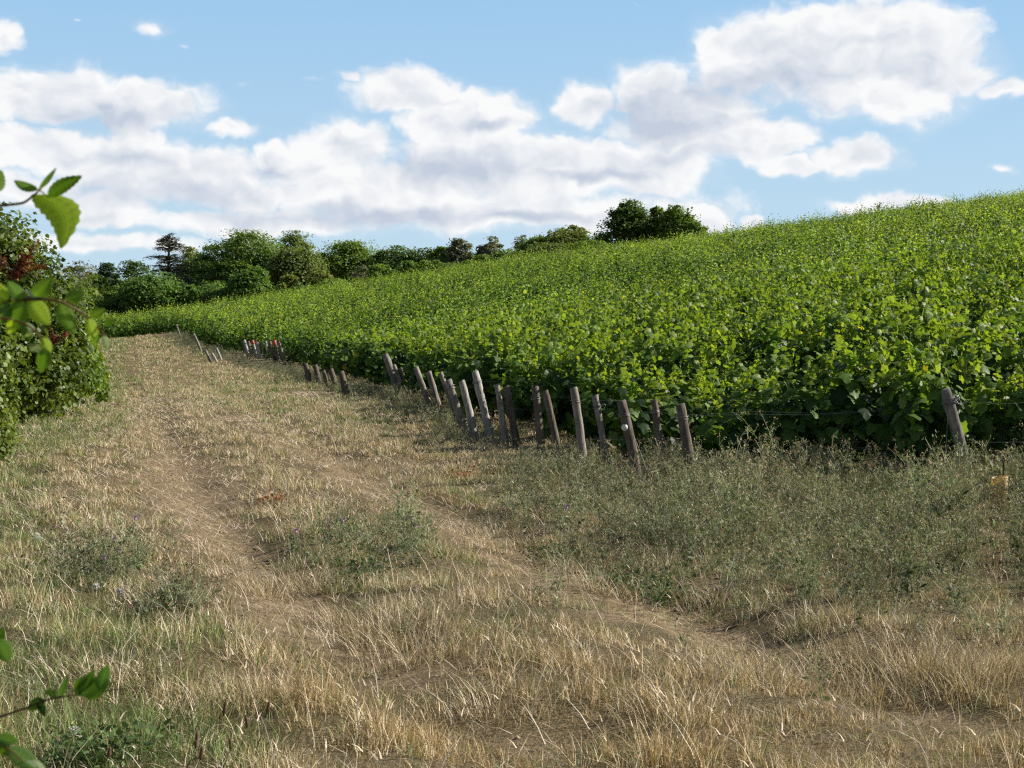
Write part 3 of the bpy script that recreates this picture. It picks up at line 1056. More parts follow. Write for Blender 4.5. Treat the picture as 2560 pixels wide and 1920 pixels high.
# ------------------------------------------------------------------ vineyard posts
# top x,y, base x,y, width px, material, flag, label
POSTS = [
    (963, 887, 1000, 985, 15, 'g', '', 'leftmost tall grey post, leaning steeply out of the foliage'),
    (985, 913, 1018, 990, 10, 'g', '', 'thin grey post tucked right of the steeply leaning one'),
    (1001, 920, 1030, 990, 9, 'd', '', 'dark post half hidden just behind the thin grey one'),
    (1018, 915, 1043, 985, 10, 'd', '', 'dark slim post behind the long round leaning post'),
    (1039, 919, 1082, 1027, 14, 'g', '', 'long round post leaning left beside the paler flat one'),
    (1071, 930, 1098, 1015, 14, 'g', '', 'flat topped grey post right of the long round leaning post'),
    (1101, 932, 1147, 1050, 12, 'g', '', 'slim post crossing behind the squared post with wire'),
    (1120, 951, 1166, 1088, 19, 'g', 'w', 'thick squared post with wire around its top, left of the two sunlit posts'),
    (1154, 953, 1192, 1103, 17, 'p', '', 'pale sunlit post on the left of the sunlit pair'),
    (1187, 930, 1230, 1103, 18, 'p', 'w', 'tallest pale sunlit post, on the right of the sunlit pair'),
    (1210, 935, 1226, 1010, 12, 'd', '', 'short dark post peeping out behind the tall sunlit post'),
    (1242, 961, 1268, 1122, 14, 'g', '', 'slim post just right of the sunlit pair'),
    (1265, 966, 1295, 1122, 17, 'd', 'w', 'dark leaning post with wire, second right of the sunlit pair'),
    (1337, 968, 1356, 1148, 20, 'd', 'w', 'upright brown post with wire band, left one of the middle pair'),
    (1363, 978, 1407, 1168, 16, 'd', '', 'leaning brown post, right one of the middle pair'),
    (1434, 970, 1466, 1202, 19, 'g', 'w', 'straight tall round post with a pale flat top'),
    (1487, 989, 1523, 1175, 16, 'g', 'w', 'post with bright patch near its top and loose wire hanging beside it'),
    (1553, 1004, 1606, 1232, 25, 'd', 'wt', 'widest thick brown post carrying a small white disc'),
    (1635, 1000, 1656, 1196, 18, 'd', 'w', 'upright dark post right of the post with the white disc'),
    (1701, 1012, 1735, 1226, 25, 'd', 'w', 'split topped dark post half covered by vine leaves'),
    (2364, 974, 2433, 1215, 27, 'g', 'ws', 'thick round post alone at right with tangled wire under its top'),
    # farther up the track
    (763, 911, 776, 958, 13, 'd', '', 'dark blunt post standing at the left of the shaded group'),
    (787, 914, 800, 958, 12, 'd', '', 'second dark post of the shaded group'),
    (808, 927, 822, 972, 10, 'd', '', 'thin dark post in the middle of the shaded group'),
    (826, 924, 842, 972, 13, 'd', '', 'dark post second from right in the shaded group'),
    (852, 930, 868, 992, 16, 'd', '', 'large dark post at the right of the shaded group'),
    (610, 851, 621, 891, 8, 'p', '', 'white painted post first at the left of the pale row'),
    (621, 854, 629, 892, 6, 'g', '', 'thin grey post between the white and the red tipped posts'),
    (631, 852, 642, 894, 7, 'p', 'r', 'left red tipped post of the pale row'),
    (641, 854, 651, 896, 8, 'p', '', 'white post right of the left red tipped post'),
    (654, 856, 662, 893, 4, 'g', '', 'thinnest stake in the middle of the pale row'),
    (663, 852, 674, 898, 6, 'p', '', 'slender white post right of the thinnest stake'),
    (674, 854, 687, 914, 8, 'd', '', 'darker long post left of the second red tipped one'),
    (686, 852, 699, 914, 8, 'd', 'r', 'right red tipped post of the pale row'),
    (697, 855, 713, 912, 8, 'g', '', 'leaning grey post right of the red tips'),
    (719, 873, 724, 911, 6, 'd', '', 'short dark post right of the leaning grey one'),
    (730, 868, 736, 908, 6, 'd', '', 'fourth post from the right end of the far row'),
    (746, 864, 752, 905, 6, 'd', '', 'last but one dark post at the right end of the far row'),
    (756, 873, 764, 908, 6, 'd', '', 'last dark post at the right end of the far row'),
    (530, 884, 544, 906, 7, 'p', '', 'low white stake leaning at the foot of the bright vines'),
    (541, 871, 556, 903, 6, 'p', '', 'thin pale stake leaning right of the low white stake'),
    (514, 876, 528, 906, 6, 'g', '', 'grey stake leaning left of the low white stake'),
    (484, 835, 500, 866, 6, 'g', '', 'grey leaning stake up the track beside the dark vine corner'),
    (492, 852, 506, 882, 6, 'g', '', 'grey leaning stake below the one at the dark vine corner'),
    (441, 812, 452, 842, 4, 'g', '', 'farthest thin stake at the head of the track'),
]
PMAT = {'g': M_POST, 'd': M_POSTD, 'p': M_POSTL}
post_pos = []


def post_mesh(top, rad, lean_flat=.0, sides=10):
    ac = Acc()
    sides = int(rng.choice([5, 6, 7, 9]))
    n = 9
    pts, rr = [], []
    for i in range(n):
        tt = i / (n - 1)
        pts.append(top * (tt * 1.0) + Vector((math.sin(tt * 3) * rad * .18, 0, 0)) + Vector((0, 0, -.12 * (1 - tt))))
        rr.append(rad * (1.06 - .12 * tt) * (1 + rng.normal(0, .015)))
    pts.append(top + top.normalized() * rad * .12)
    rr.append(rad * .80)
    ac.tube([tuple(p) for p in pts], rr, sides, None, True, .06)
    return ac.mesh('post_body')


for i, (tx, ty, bx, by, wpx, mk, fl, lab) in enumerate(POSTS):
    gx, gy = ground_at(bx, by)
    # height check keeps posts near 1.15 m
    hp = (by - ty) * gy / F
    want = np.clip(hp, .45, 1.32)
    if i < 21 and hp < .95 and i not in (20,):
        gy = gy * 1.0
    z0 = float(HT(gx, gy))
    tp = point_at(tx, ty, gy + .03)
    top = tp - Vector((gx, gy, z0))
    rad = max(.024, wpx * gy / F / 2 * 1.12)
    post_pos.append((gx, gy, z0, top, rad))
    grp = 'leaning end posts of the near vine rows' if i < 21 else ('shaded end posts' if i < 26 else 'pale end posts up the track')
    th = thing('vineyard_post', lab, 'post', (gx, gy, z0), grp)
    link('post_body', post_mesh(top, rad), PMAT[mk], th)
    ax = top.normalized()
    if 'w' in fl:
        ac = Acc()
        for k in range(5 if 's' in fl else 3):
            c = top * (.90 if 's' in fl else .87) - ax * (k * .018) + Vector((0, 0, 0))
            pts = []
            tl = rng.normal(0, .12, 2)
            for q in range(15):
                a_ = q / 14 * 6.283
                e = Vector((math.cos(a_), math.sin(a_), 0)) * (rad * 1.07 + .003)
                e.z = e.x * tl[0] + e.y * tl[1] - e.x * ax.x
                pts.append(tuple(c + e))
            ac.tube(pts, .0035, 4, None, False)
        if 's' in fl:
            for k in range(7):
                c = top * .90 + Vector((rad, -rad * .5, 0))
                pts = [tuple(c + Vector(rng.normal(0, .03, 3))) for _ in range(7)]
                ac.tube(pts, .0032, 4, None, False)
        link('wire_wrap', ac.mesh('wire_wrap'), M_WIRE, th)
    if 'r' in fl:
        ac = Acc()
        ac.tube([tuple(top * .80), tuple(top * .9), tuple(top * 1.01 + ax * rad * .2)], [rad * 1.04, rad * 1.03, rad * .95], 10)
        link('red_tip', ac.mesh('red_tip'), M_RED, th)
    if 't' in fl:
        ac = Acc()
        c = top * .72 + Vector((-rad * .55, -rad * .95, 0))
        ac.tube([tuple(c), tuple(c + Vector((0, -.008, 0)))], .042, 14)
        o = link('disc_tag', ac.mesh('disc_tag'), M_WHITE, th)

# wires running from the near end posts into the rows
ROWA = R(7)
rdir = Vector((math.cos(ROWA), math.sin(ROWA), 0))
wl = {7: 'wire leaving the thick squared post', 9: 'wire leaving the tallest sunlit post', 12: 'wire leaving the dark leaning post right of the sunlit pair', 13: 'wire leaving the brown post with the wire band',
      15: 'wire leaving the straight tall round post', 16: 'wire leaving the post with the bright patch', 17: 'wire leaving the widest thick post',
      18: 'wire leaving the dark post right of the white disc', 19: 'wire leaving the split topped dark post', 20: 'wire leaving the lone thick round post at right'}
for i, lab in wl.items():
    gx, gy, z0, top, rad = post_pos[i]
    for lv, zf in (('upper', .87), ('lower', .45)):
        p0 = Vector((gx, gy, z0)) + top * zf
        L = 7
        pts = []
        for k in range(9):
            tt = k / 8
            q = p0 + rdir * (L * tt)
            gz = float(HT(q.x, q.y)) - z0
            q.z = p0.z + gz - .03 * math.sin(tt * math.pi)
            pts.append(tuple(q))
        ac = Acc()
        ac.tube(pts, .0015, 4, None, False)
        tag(link('trellis_wire', ac.mesh('trellis_wire'), M_WIRE), lv + ' ' + lab, 'wire', 'trellis wires')
# anchor wires
for i, lab in ((20, 'guy wire slanting down left of the lone thick round post'), (17, 'guy wire slanting down from the widest thick post'), (18, 'guy wire slanting down right of the white disc post')):
    gx, gy, z0, top, rad = post_pos[i]
    p0 = Vector((gx, gy, z0)) + top * .9
    p1 = Vector((gx, gy, z0)) + Vector((-.45 if i == 20 else .15, -.12, 0))
    ac = Acc()
    ac.tube([tuple(p0), tuple((p0 + p1) / 2 + Vector((.02, -.02, -.02))), tuple(p1)], .003, 4, None, False)
    tag(link('guy_wire', ac.mesh('guy_wire'), M_WIRE), lab, 'wire', 'guy wires')

# yellow corrugated tube and iron rods, orange marker
gy = 15.8
pb_ = point_at(2497, 1285, gy)
pt_ = point_at(2497, 1192, gy)
gz = float(HT(pb_.x, gy))
ac = Acc()
hh_ = pt_.z - gz
zs = np.linspace(0, hh_, 70)
rad = 20 * gy / F
nu = 22
th_ = np.linspace(0, 2 * math.pi, nu, endpoint=False)
Vt = []
for zz in zs:
    rr = rad * (1 + .035 * math.sin(zz * 2 * math.pi / .022))
    for a_ in th_:
        Vt.append((math.cos(a_) * rr, math.sin(a_) * rr, zz + (.015 * math.cos(a_) if zz > hh_ - .01 else 0)))
m_ = len(zs)
for a_ in th_:
    Vt.append((math.cos(a_) * rad * .93, math.sin(a_) * rad * .93, hh_ + .015 * math.cos(a_)))
for a_ in th_:
    Vt.append((math.cos(a_) * rad * .93, math.sin(a_) * rad * .93, 0))
Qt = []
for i in range(m_ + 1):
    for j in range(nu):
        k = (j + 1) % nu
        Qt.append((i * nu + j, i * nu + k, (i + 1) * nu + k, (i + 1) * nu + j))
ac.add(Vt, None, Qt)
o = link('plastic_tube', ac.mesh('plastic_tube', True), M_YEL, loc=(pb_.x, gy, gz))
o.rotation_euler = (R(1.5), R(1), 0)
tag(o, 'yellow ribbed plastic tube standing open in the weeds', 'tube')
ac = Acc()
q0 = point_at(2508, 1290, gy + .1)
q1 = point_at(2508, 1150, gy + .1)
ac.tube([(0, 0, 0), (0, 0, q1.z - gz - .03), (.012, 0, q1.z - gz - .008), (.03, 0, q1.z - gz), (.045, 0, q1.z - gz - .01), (.05, 0, q1.z - gz - .05)], .0075, 6)
tag(link('iron_rod', ac.mesh('iron_rod'), M_RUST, loc=(q0.x, gy + .1, gz)), 'rusty hooked iron rod rising behind the yellow tube', 'rod')
gy2 = 15.3
q0 = point_at(2493, 1290, gy2)
q1 = point_at(2493, 1237, gy2)
gz2 = float(HT(q0.x, gy2))
hh2 = q1.z - gz2
ac = Acc()
ac.tube([(0, 0, 0), (0, 0, hh2 - .01), (-.01, 0, hh2), (-.125, 0, hh2 + .004), (-.135, 0, hh2 - .01), (-.137, 0, hh2 - .07)], .006, 6)
tag(link('iron_bracket', ac.mesh('iron_bracket'), M_RUST, loc=(q0.x, gy2, gz2)), 'bent rusty iron bracket in front of the yellow tube', 'bracket')
gy3 = 17.2
q0 = point_at(1918, 1236, gy3)
q1 = point_at(1919, 1208, gy3)
ac = Acc()
w2 = .024
hh3 = q1.z - q0.z
gz3 = float(HT(q0.x, gy3))
zb = q0.z - gz3
bx_ = [(-w2, -.004, 0), (w2, -.004, 0), (w2, .004, 0), (-w2, .004, 0)]
ac.tube([(0, 0, 0), (0, 0, zb + hh3 * .5)], .006, 6)
V8 = np.array([(x_, y_, zb) for x_, y_, _ in bx_] + [(x_ * .9 + .006, y_, zb + hh3 * (1.0 if x_ > 0 else .93)) for x_, y_, _ in bx_])
ac.add(V8, None, [(0, 1, 5, 4), (1, 2, 6, 5), (2, 3, 7, 6), (3, 0, 4, 7), (4, 5, 6, 7), (3, 2, 1, 0)])
tag(link('orange_marker', ac.mesh('orange_marker'), M_ORANGE, loc=(q0.x, gy3, gz3)), 'small orange plastic marker among the weeds under the vine row', 'marker')


# ------------------------------------------------------------------ grapevines
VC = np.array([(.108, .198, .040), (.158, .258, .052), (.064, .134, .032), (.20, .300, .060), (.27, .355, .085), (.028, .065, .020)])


def vine_leaves(n_shoot, per, seed, half=.62, hmin=.35, hmax=1.55, thick=.30, big=1.0):
    rg = np.random.default_rng(seed)
    pos, nor, siz, col, rank = [], [], [], [], []
    for s in range(n_shoot):
        x0 = rg.uniform(-half, half)
        y0 = rg.normal(0, .06)
        side = rg.choice([-1, 1])
        H = hmax * rg.uniform(.70, 1.10)
        if rg.random() < .26:
            H += rg.uniform(.12, .42)
        droop = rg.random() < .25
        for k in range(per):
            tt = (k + rg.random()) / per
            z = hmin + (H - hmin) * tt
            x = x0 + rg.normal(0, .05) + .25 * (tt - .3) * rg.normal(0, .5)
            bul = math.sin(min(1, tt * 1.15) * math.pi) ** .6
            y = y0 + side * thick * bul * rg.uniform(.35, 1.05)
            if droop and tt > .7:
                y += side * (tt - .7) * .7
                z -= (tt - .7) * .7 * rg.uniform(.3, 1)
            p = np.array([x, y, z]) + rg.normal(0, .035, 3)
            nn = np.array([rg.normal(0, .45), (1 if y > 0 else -1) * rg.uniform(.3, 1.0), .35 + .75 * tt]) + rg.normal(0, .38, 3)
            sz = (.20 - .115 * max(0, tt - .45) / .55) * rg.uniform(.65, 1.15)
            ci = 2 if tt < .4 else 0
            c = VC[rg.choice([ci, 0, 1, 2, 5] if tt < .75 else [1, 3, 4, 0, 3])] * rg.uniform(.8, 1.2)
            if rg.random() < .005:
                c = np.array((.42, .40, .05))
            pos.append(p)
            nor.append(nn)
            siz.append(sz * big)
            col.append(c)
    return np.array(pos), np.array(nor), np.array(siz), np.array(col)


def vine_mesh_near(seed):
    pos, nor, siz, col = vine_leaves(30, 15, seed, big=1.26)
    ac = Acc()
    up_ = np.tile(np.array([0, 0, -1.0]), (len(pos), 1)) + rng.normal(size=(len(pos), 3)) * .45
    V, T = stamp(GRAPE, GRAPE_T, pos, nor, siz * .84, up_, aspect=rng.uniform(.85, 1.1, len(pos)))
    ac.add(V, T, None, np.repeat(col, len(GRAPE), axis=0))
    # bare shoot tips poking up
    rg = np.random.default_rng(seed + 50)
    for k in range(10):
        p = np.array([rg.uniform(-.6, .6), rg.normal(0, .18), rg.uniform(1.2, 1.45)])
        q = p + np.array([rg.normal(0, .06), rg.normal(0, .06), rg.uniform(.2, .38)])
        ac.tube([p, (p + q) / 2 + rg.normal(0, .015, 3), q], [.004, .003, .002], 4, (.16, .20, .05))
        m_ = 7
        pp = np.array([p + (q - p) * f for f in np.linspace(.1, 1, m_)])
        V, T = stamp(GRAPE, GRAPE_T, pp, rg.normal(size=(m_, 3)) + np.array([0, 0, .5]), np.linspace(.10, .05, m_), rg.normal(size=(m_, 3)))
        ac.add(V, T, None, np.tile(np.array([[.24, .34, .05]]), (m_ * len(GRAPE), 1)))
    return ac.mesh('vine_foliage')


def vine_trunk(seed):
    rg = np.random.default_rng(seed)
    ac = Acc()
    pts = [np.array([0, 0, -.08])]
    for k in range(5):
        pts.append(pts[-1] + np.array([rg.normal(0, .025), rg.normal(0, .02), .14]))
    ac.tube(pts, [.034, .03, .026, .027, .03, .024], 7, None, True, .08)
    for s in (-1, 1):
        b = [pts[-1], pts[-1] + np.array([s * .14, 0, .07]), pts[-1] + np.array([s * .42, rg.normal(0, .02), .10])]
        ac.tube(b, [.02, .014, .009], 6, None, True, .06)
    for k in range(7):
        x = rg.uniform(-.45, .45)
        p = np.array([x, 0, .66])
        ac.tube([p, p + np.array([rg.normal(0, .04), rg.normal(0, .06), .4]), p + np.array([rg.normal(0, .09), rg.normal(0, .1), .8])], [.006, .005, .003], 4)
    return ac.mesh('vine_trunk')


NV = 7
fol = [vine_mesh_near(200 + i) for i in range(NV)]
trk = [vine_trunk(300 + i) for i in range(3)]
for m in fol:
    m.materials.append(M_VINE)
for m in trk:
    m.materials.append(M_VTRUNK)

# all vine positions, row after row
allv = []
nrm = Vector((-math.sin(ROWA), math.cos(ROWA), 0))
org = Vector((6.2, 18.35, 0))
k = 0
while True:
    o0 = org + nrm * (1.36 * k)
    if o0.y > 150:
        break
    ss = np.arange(-90, 70, .98) + rng.uniform(0, .9)
    xs = o0.x + rdir.x * ss
    ys = o0.y + rdir.y * ss
    ok = (xs > edge_line(ys) + np.interp(ys, [18, 23, 26, 38, 42, 50, 56, 72, 80], [-.14, -.02, .38, .46, .22, .4, 1.1, 1.1, .1]) - (ys > 104) * 18) & (ys > 17.5)
    u = xs / ys
    ok &= (u < .43) & (u > -.31) & (ys < crestD(np.clip(u, -.35, .4)) + np.where(u < -.1, 10, 4))
    # the grassy track reaches up to the far block
    for x_, y_ in zip(xs[ok], ys[ok]):
        allv.append((x_, y_, k))
    k += 1
allv = np.array(allv)
# a plantation is never perfect
allv = allv[rng.random(len(allv)) > .03 + .30 * (wnoise(allv[:, 0] * .5, allv[:, 1], 3.2, 4) > .62) * (allv[:, 1] > 22)]
allv[:, 0] += rng.normal(0, .08, len(allv))
allv[:, 1] += rng.normal(0, .04, len(allv))
vz = HT(allv[:, 0], allv[:, 1])
vpx, vpy = to_px(allv[:, 0], allv[:, 1], vz + 1.3)
infr = (vpx > -60) & (vpx < 2640)
dist = allv[:, 1] + (~infr) * 1000
order = np.argsort(dist)
near_i = order[:296]
rest = order[296:]
print('VINES', len(allv), 'near to', dist[near_i[-1]])
proto_v = None
vgroup = 'grapevines in the hillside rows'
special = {}


def nearest_vine(px):
    c = [(abs(vpx[i] - px) + 30 * (allv[i, 1] - 18), i) for i in near_i]
    return min(c)[1]


for px, lab in ((2500, 'front grapevine with large leaves right of the lone thick round post'),
                (1790, 'grapevine at the left end of the front row, right of the split topped post'),
                (2250, 'front row grapevine just left of the lone thick round post'),
                (2020, 'front row grapevine behind the tallest seeding weeds')):
    special.setdefault(int(nearest_vine(px)), lab)
for pi in range(3, 20):
    gx, gy, z0, top, rad = post_pos[pi]
    dd_ = [(math.hypot(allv[i, 0] - gx - .3, (allv[i, 1] - gy - .3) * 1.4), int(i)) for i in near_i if int(i) not in special and allv[i, 1] > gy - .2]
    if dd_ and min(dd_)[0] < 2.2:
        special[min(dd_)[1]] = 'grapevine behind the ' + POSTS[pi][7].split(',')[0]
for c_, i in enumerate(near_i):
    x_, y_, k_ = allv[i]
    if c_ < NV:
        root = thing('grapevine', '', 'grapevine')
        link('foliage', fol[c_], None, root)
        link('trunk', trk[c_ % 3], None, root)
        if c_ == 0:
            protos_v = []
        protos_v.append(root)
        o = root
    else:
        o = copy_tree(protos_v[int(rng.integers(0, NV))])
    o.location = (x_, y_, vz[i])
    o.rotation_euler = (0, 0, ROWA + rng.normal(0, .05) + (math.pi if rng.random() < .5 else 0))
    s_ = rng.uniform(.92, 1.08)
    o.scale = (s_, s_ * rng.uniform(.9, 1.2), s_ * rng.uniform(.84, 1.10))
    o['label'] = special.get(int(i), 'leafy green grapevine in the dense rows behind the end posts')
    o['group'] = 'front row grapevines' if int(i) in special else vgroup

# remaining vines: one mass
vprot = []
for lod in (0, 1):
    L_ = []
    for s_ in range(8):
        pos, nor, siz, col = vine_leaves(24 if lod == 0 else 22, 14 if lod == 0 else 13, 900 + s_ + lod * 20, big=1.12 if lod == 0 else 1.0, hmin=.30 if lod == 0 else .12, thick=.32)
        up_ = np.tile(np.array([0, 0, -1.0]), (len(pos), 1)) + rng.normal(size=(len(pos), 3)) * .45
        if lod == 0:
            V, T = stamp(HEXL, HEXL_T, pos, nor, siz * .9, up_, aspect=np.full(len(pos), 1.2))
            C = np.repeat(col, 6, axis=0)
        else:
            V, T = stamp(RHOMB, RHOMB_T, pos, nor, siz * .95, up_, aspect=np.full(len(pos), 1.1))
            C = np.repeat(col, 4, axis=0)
        L_.append((V, T, C))
    vprot.append(L_)
ac = Acc()
for lod, sel in ((0, rest[allv[rest, 1] < 52]), (1, rest[allv[rest, 1] >= 52])):
    sel = sel[allv[sel, 1] < 900]
    kind = rng.integers(0, 8, len(sel))
    for ki in range(8):
        s = sel[kind == ki]
        V, T, C = vprot[lod][ki]
        a_ = ROWA + rng.normal(0, .05, len(s)) + math.pi * (rng.random(len(s)) < .5)
        ca, sa = np.cos(a_)[:, None], np.sin(a_)[:, None]
        sc = rng.uniform(.92, 1.1, len(s))[:, None]
        hv = (1 + .09 * wnoise(allv[s, 0], allv[s, 1], 5, 2) + rng.normal(0, .13, len(s)))[:, None]
        VX = (V[None, :, 0] * ca - V[None, :, 1] * sa) * sc + allv[s, 0][:, None]
        VY = (V[None, :, 0] * sa + V[None, :, 1] * ca) * sc + allv[s, 1][:, None]
        VZ = V[None, :, 2] * sc * hv + vz[s][:, None]
        # whole stretches of the slope are yellower or darker
        yel = np.clip(.5 + .8 * wnoise(allv[s, 0] * .45, allv[s, 1], 15, 1), 0, 1)[:, None, None]
        tint = (1 - yel) * np.array([.95, .98, 1.0]) + yel * np.array([1.42, 1.30, 1.25])
        tint = tint * np.clip(1 + .22 * wnoise(allv[s, 0] * .35, allv[s, 1], 5, 3) + rng.normal(0, .14, len(s)), .55, 1.5)[:, None, None]
        ac.add(np.stack([VX, VY, VZ], -1).reshape(-1, 3), (T[None] + (np.arange(len(s)) * len(V))[:, None, None]).reshape(-1, 3), None, (C[None] * tint).reshape(-1, 3))
o = link('distant_grapevines', ac.mesh('distant_grapevines'), M_VINE)
tag(o, 'close planted grapevines covering the rest of the hillside up to the skyline', 'vineyard', kind='stuff')
# a young shoot sticking up on the skyline
gx, gy = ground_at(2194, 540)
yy_ = crestD(np.array((2194 - 1280) / F)) - 2
pt = point_at(2194, 508, float(yy_))
gz = float(HT(pt.x, float(yy_)))
ac = Acc()
ac.tube([(0, 0, 0), (0, 0, pt.z - gz)], .02, 5, (.15, .18, .06))
npos = 46
pos = np.stack([rng.normal(0, .16, npos), rng.normal(0, .16, npos), rng.uniform(1.3, max(1.6, pt.z - gz), npos)], 1)
V_, T_ = stamp(HEXL, HEXL_T, pos, rng.normal(size=(npos, 3)), np.full(npos, .16), rng.normal(size=(npos, 3)))
ac.add(V_, T_, None, np.tile(np.array([[.12, .19, .04]]), (npos * 6, 1)))
tag(link('sapling', ac.mesh('sapling'), M_VINE, loc=(pt.x, float(yy_), gz)), 'small leafy sapling sticking up from the vines on the skyline', 'sapling')


# ------------------------------------------------------------------ trees
def crown_mesh(cx, cz, rx, ry, rz, lobes, leaves, ls, cols, seed, hollow=.62, open_=0.0, flatb=.75):
    """leaf clumps gathered on the boughs of an uneven crown"""
    rg = np.random.default_rng(seed)
    ac = Acc()
    L = []
    for k in range(lobes):
        d = unit(rg.normal(size=3))
        d[2] = d[2] * .9 + .12
        if d[2] < -.55:
            d[2] *= -.4
        f = rg.uniform(.30, .88)
        c = np.array([cx, 0, cz]) + d * np.array([rx, ry, rz]) * f
        q = (1 - f) * rg.uniform(1.0, 1.35) + .05
        L.append((c, q * rx, q * ry * 1.0, q * rz * .95))
    # sprays standing clear of the main outline
    for k in range(lobes):
        d = unit(rg.normal(size=3))
        d[2] = abs(d[2]) * .9
        c = np.array([cx, 0, cz]) + d * np.array([rx, ry, rz]) * rg.uniform(.84, 1.06)
        q = rg.uniform(.07, .15)
        L.append((c, q * rx, q * ry, q * rz * .7))
    centres = []
    per = leaves // int(lobes * 1.35)
    for li, (c, a, b, h) in enumerate(L):
        if li == lobes:
            per = max(24, int(per * .35))
        # clumps on the lobe, more of them on its upper side
        nc = max(10, per // 20)
        dd = unit(rg.normal(size=(nc, 3)))
        dd[:, 2] = np.where(dd[:, 2] < -.15, -dd[:, 2], dd[:, 2])
        cc = c + dd * np.array([a, b, h]) * rg.uniform(.70, 1.0, (nc, 1))
        if open_ > 0:
            cc = cc[rg.random(nc) > open_]
        if not len(cc):
            continue
        centres.append(c)
        m = max(3, per // nc)
        idx = np.repeat(np.arange(len(cc)), m)
        cs = min(a, h) * .20 + ls * .45
        p = cc[idx] + np.clip(rg.normal(size=(len(idx), 3)), -1.3, 1.3) * cs * np.array([1.15, 1.15, .42])
        p[:, 2] = np.minimum(p[:, 2], cz + rz * 1.04)
        nn = unit(p - c) * .7 + rg.normal(size=(len(idx), 3)) * .55 + np.array([0, 0, .7])
        cl = cols[rg.integers(0, len(cols), len(cc))][idx] * rg.uniform(.7, 1.3, (len(idx), 1))
        V, T = stamp(RHOMB, RHOMB_T, p, nn, ls * rg.uniform(.6, 1.3, len(idx)), rg.normal(size=(len(idx), 3)), aspect=np.full(len(idx), 1.25))
        ac.add(V, T, None, np.repeat(cl, 4, axis=0))
    return ac, centres


def limb_mesh(h0, centres, r0, seed, lean=0.0):
    rg = np.random.default_rng(seed)
    ac = Acc()
    fork = np.array([lean * .5, 0, h0])
    ac.tube([(0, 0, -.3), (0, 0, h0 * .5), tuple(fork)], [r0 * 1.25, r0, r0 * .8], 8, None, True, .05)
    for c in centres:
        mid = fork + (c - fork) * .5 + np.array([0, 0, .1 * abs(c[2] - h0)]) + rg.normal(0, .12, 3) * r0 * 3
        ac.tube([tuple(fork), tuple(mid), tuple(c)], [r0 * .5, r0 * .3, r0 * .1], 5)
    return ac.mesh('trunk')


TC = {
    'dark': np.array([(.065, .110, .026), (.080, .130, .030), (.050, .088, .024)]),
    'mid': np.array([(.105, .165, .030), (.090, .145, .030), (.125, .19, .036)]),
    'bright': np.array([(.080, .145, .028), (.10, .17, .034), (.065, .12, .026)]),
    'olive': np.array([(.105, .145, .042), (.085, .120, .036), (.13, .17, .050)]),
    'yellow': np.array([(.17, .20, .055), (.14, .17, .05), (.12, .155, .045)]),
    'blue': np.array([(.055, .085, .058), (.045, .075, .05), (.065, .095, .06)]),
    'grey': np.array([(.12, .13, .085), (.10, .115, .07), (.14, .15, .10)]),
}


TC = {k_: v_ * 1.6 for k_, v_ in TC.items()}


def tree(x, top, wpx, Yd, kind, label, cat='tree', lobes=14, leaves=5200, ls=.27, hfrac=.78, open_=0.0, bottom=None, seed=None, name='broadleaf_tree', group='trees beyond the vineyard', rxm=1.2):
    seed = seed or int(x * 3 + top)
    tp = point_at(x, top, Yd)
    gz = float(HT(tp.x, Yd))
    H = tp.z - gz
    rx = wpx * Yd / F / 2 * 1.0
    if bottom is not None:
        bz = point_at(x, bottom, Yd).z - gz
    else:
        bz = H * (1 - hfrac)
    rz = (H - bz) / 2
    cz = bz + rz
    t_ = thing(name, label, cat, (tp.x, Yd, gz), group)
    k = 1.0 if rx > 2 else .9
    ac_, cen = crown_mesh(0, cz, rx * rxm, rx * rxm * .95, rz * .98, lobes, int(leaves * 2.3), ls, TC[kind], seed, open_=open_)
    link('crown', ac_.mesh('crown'), M_TREE, t_)
    link('trunk', limb_mesh(max(.6, bz * .9), cen, max(.1, H * .022), seed), M_BARK, t_)
    return t_


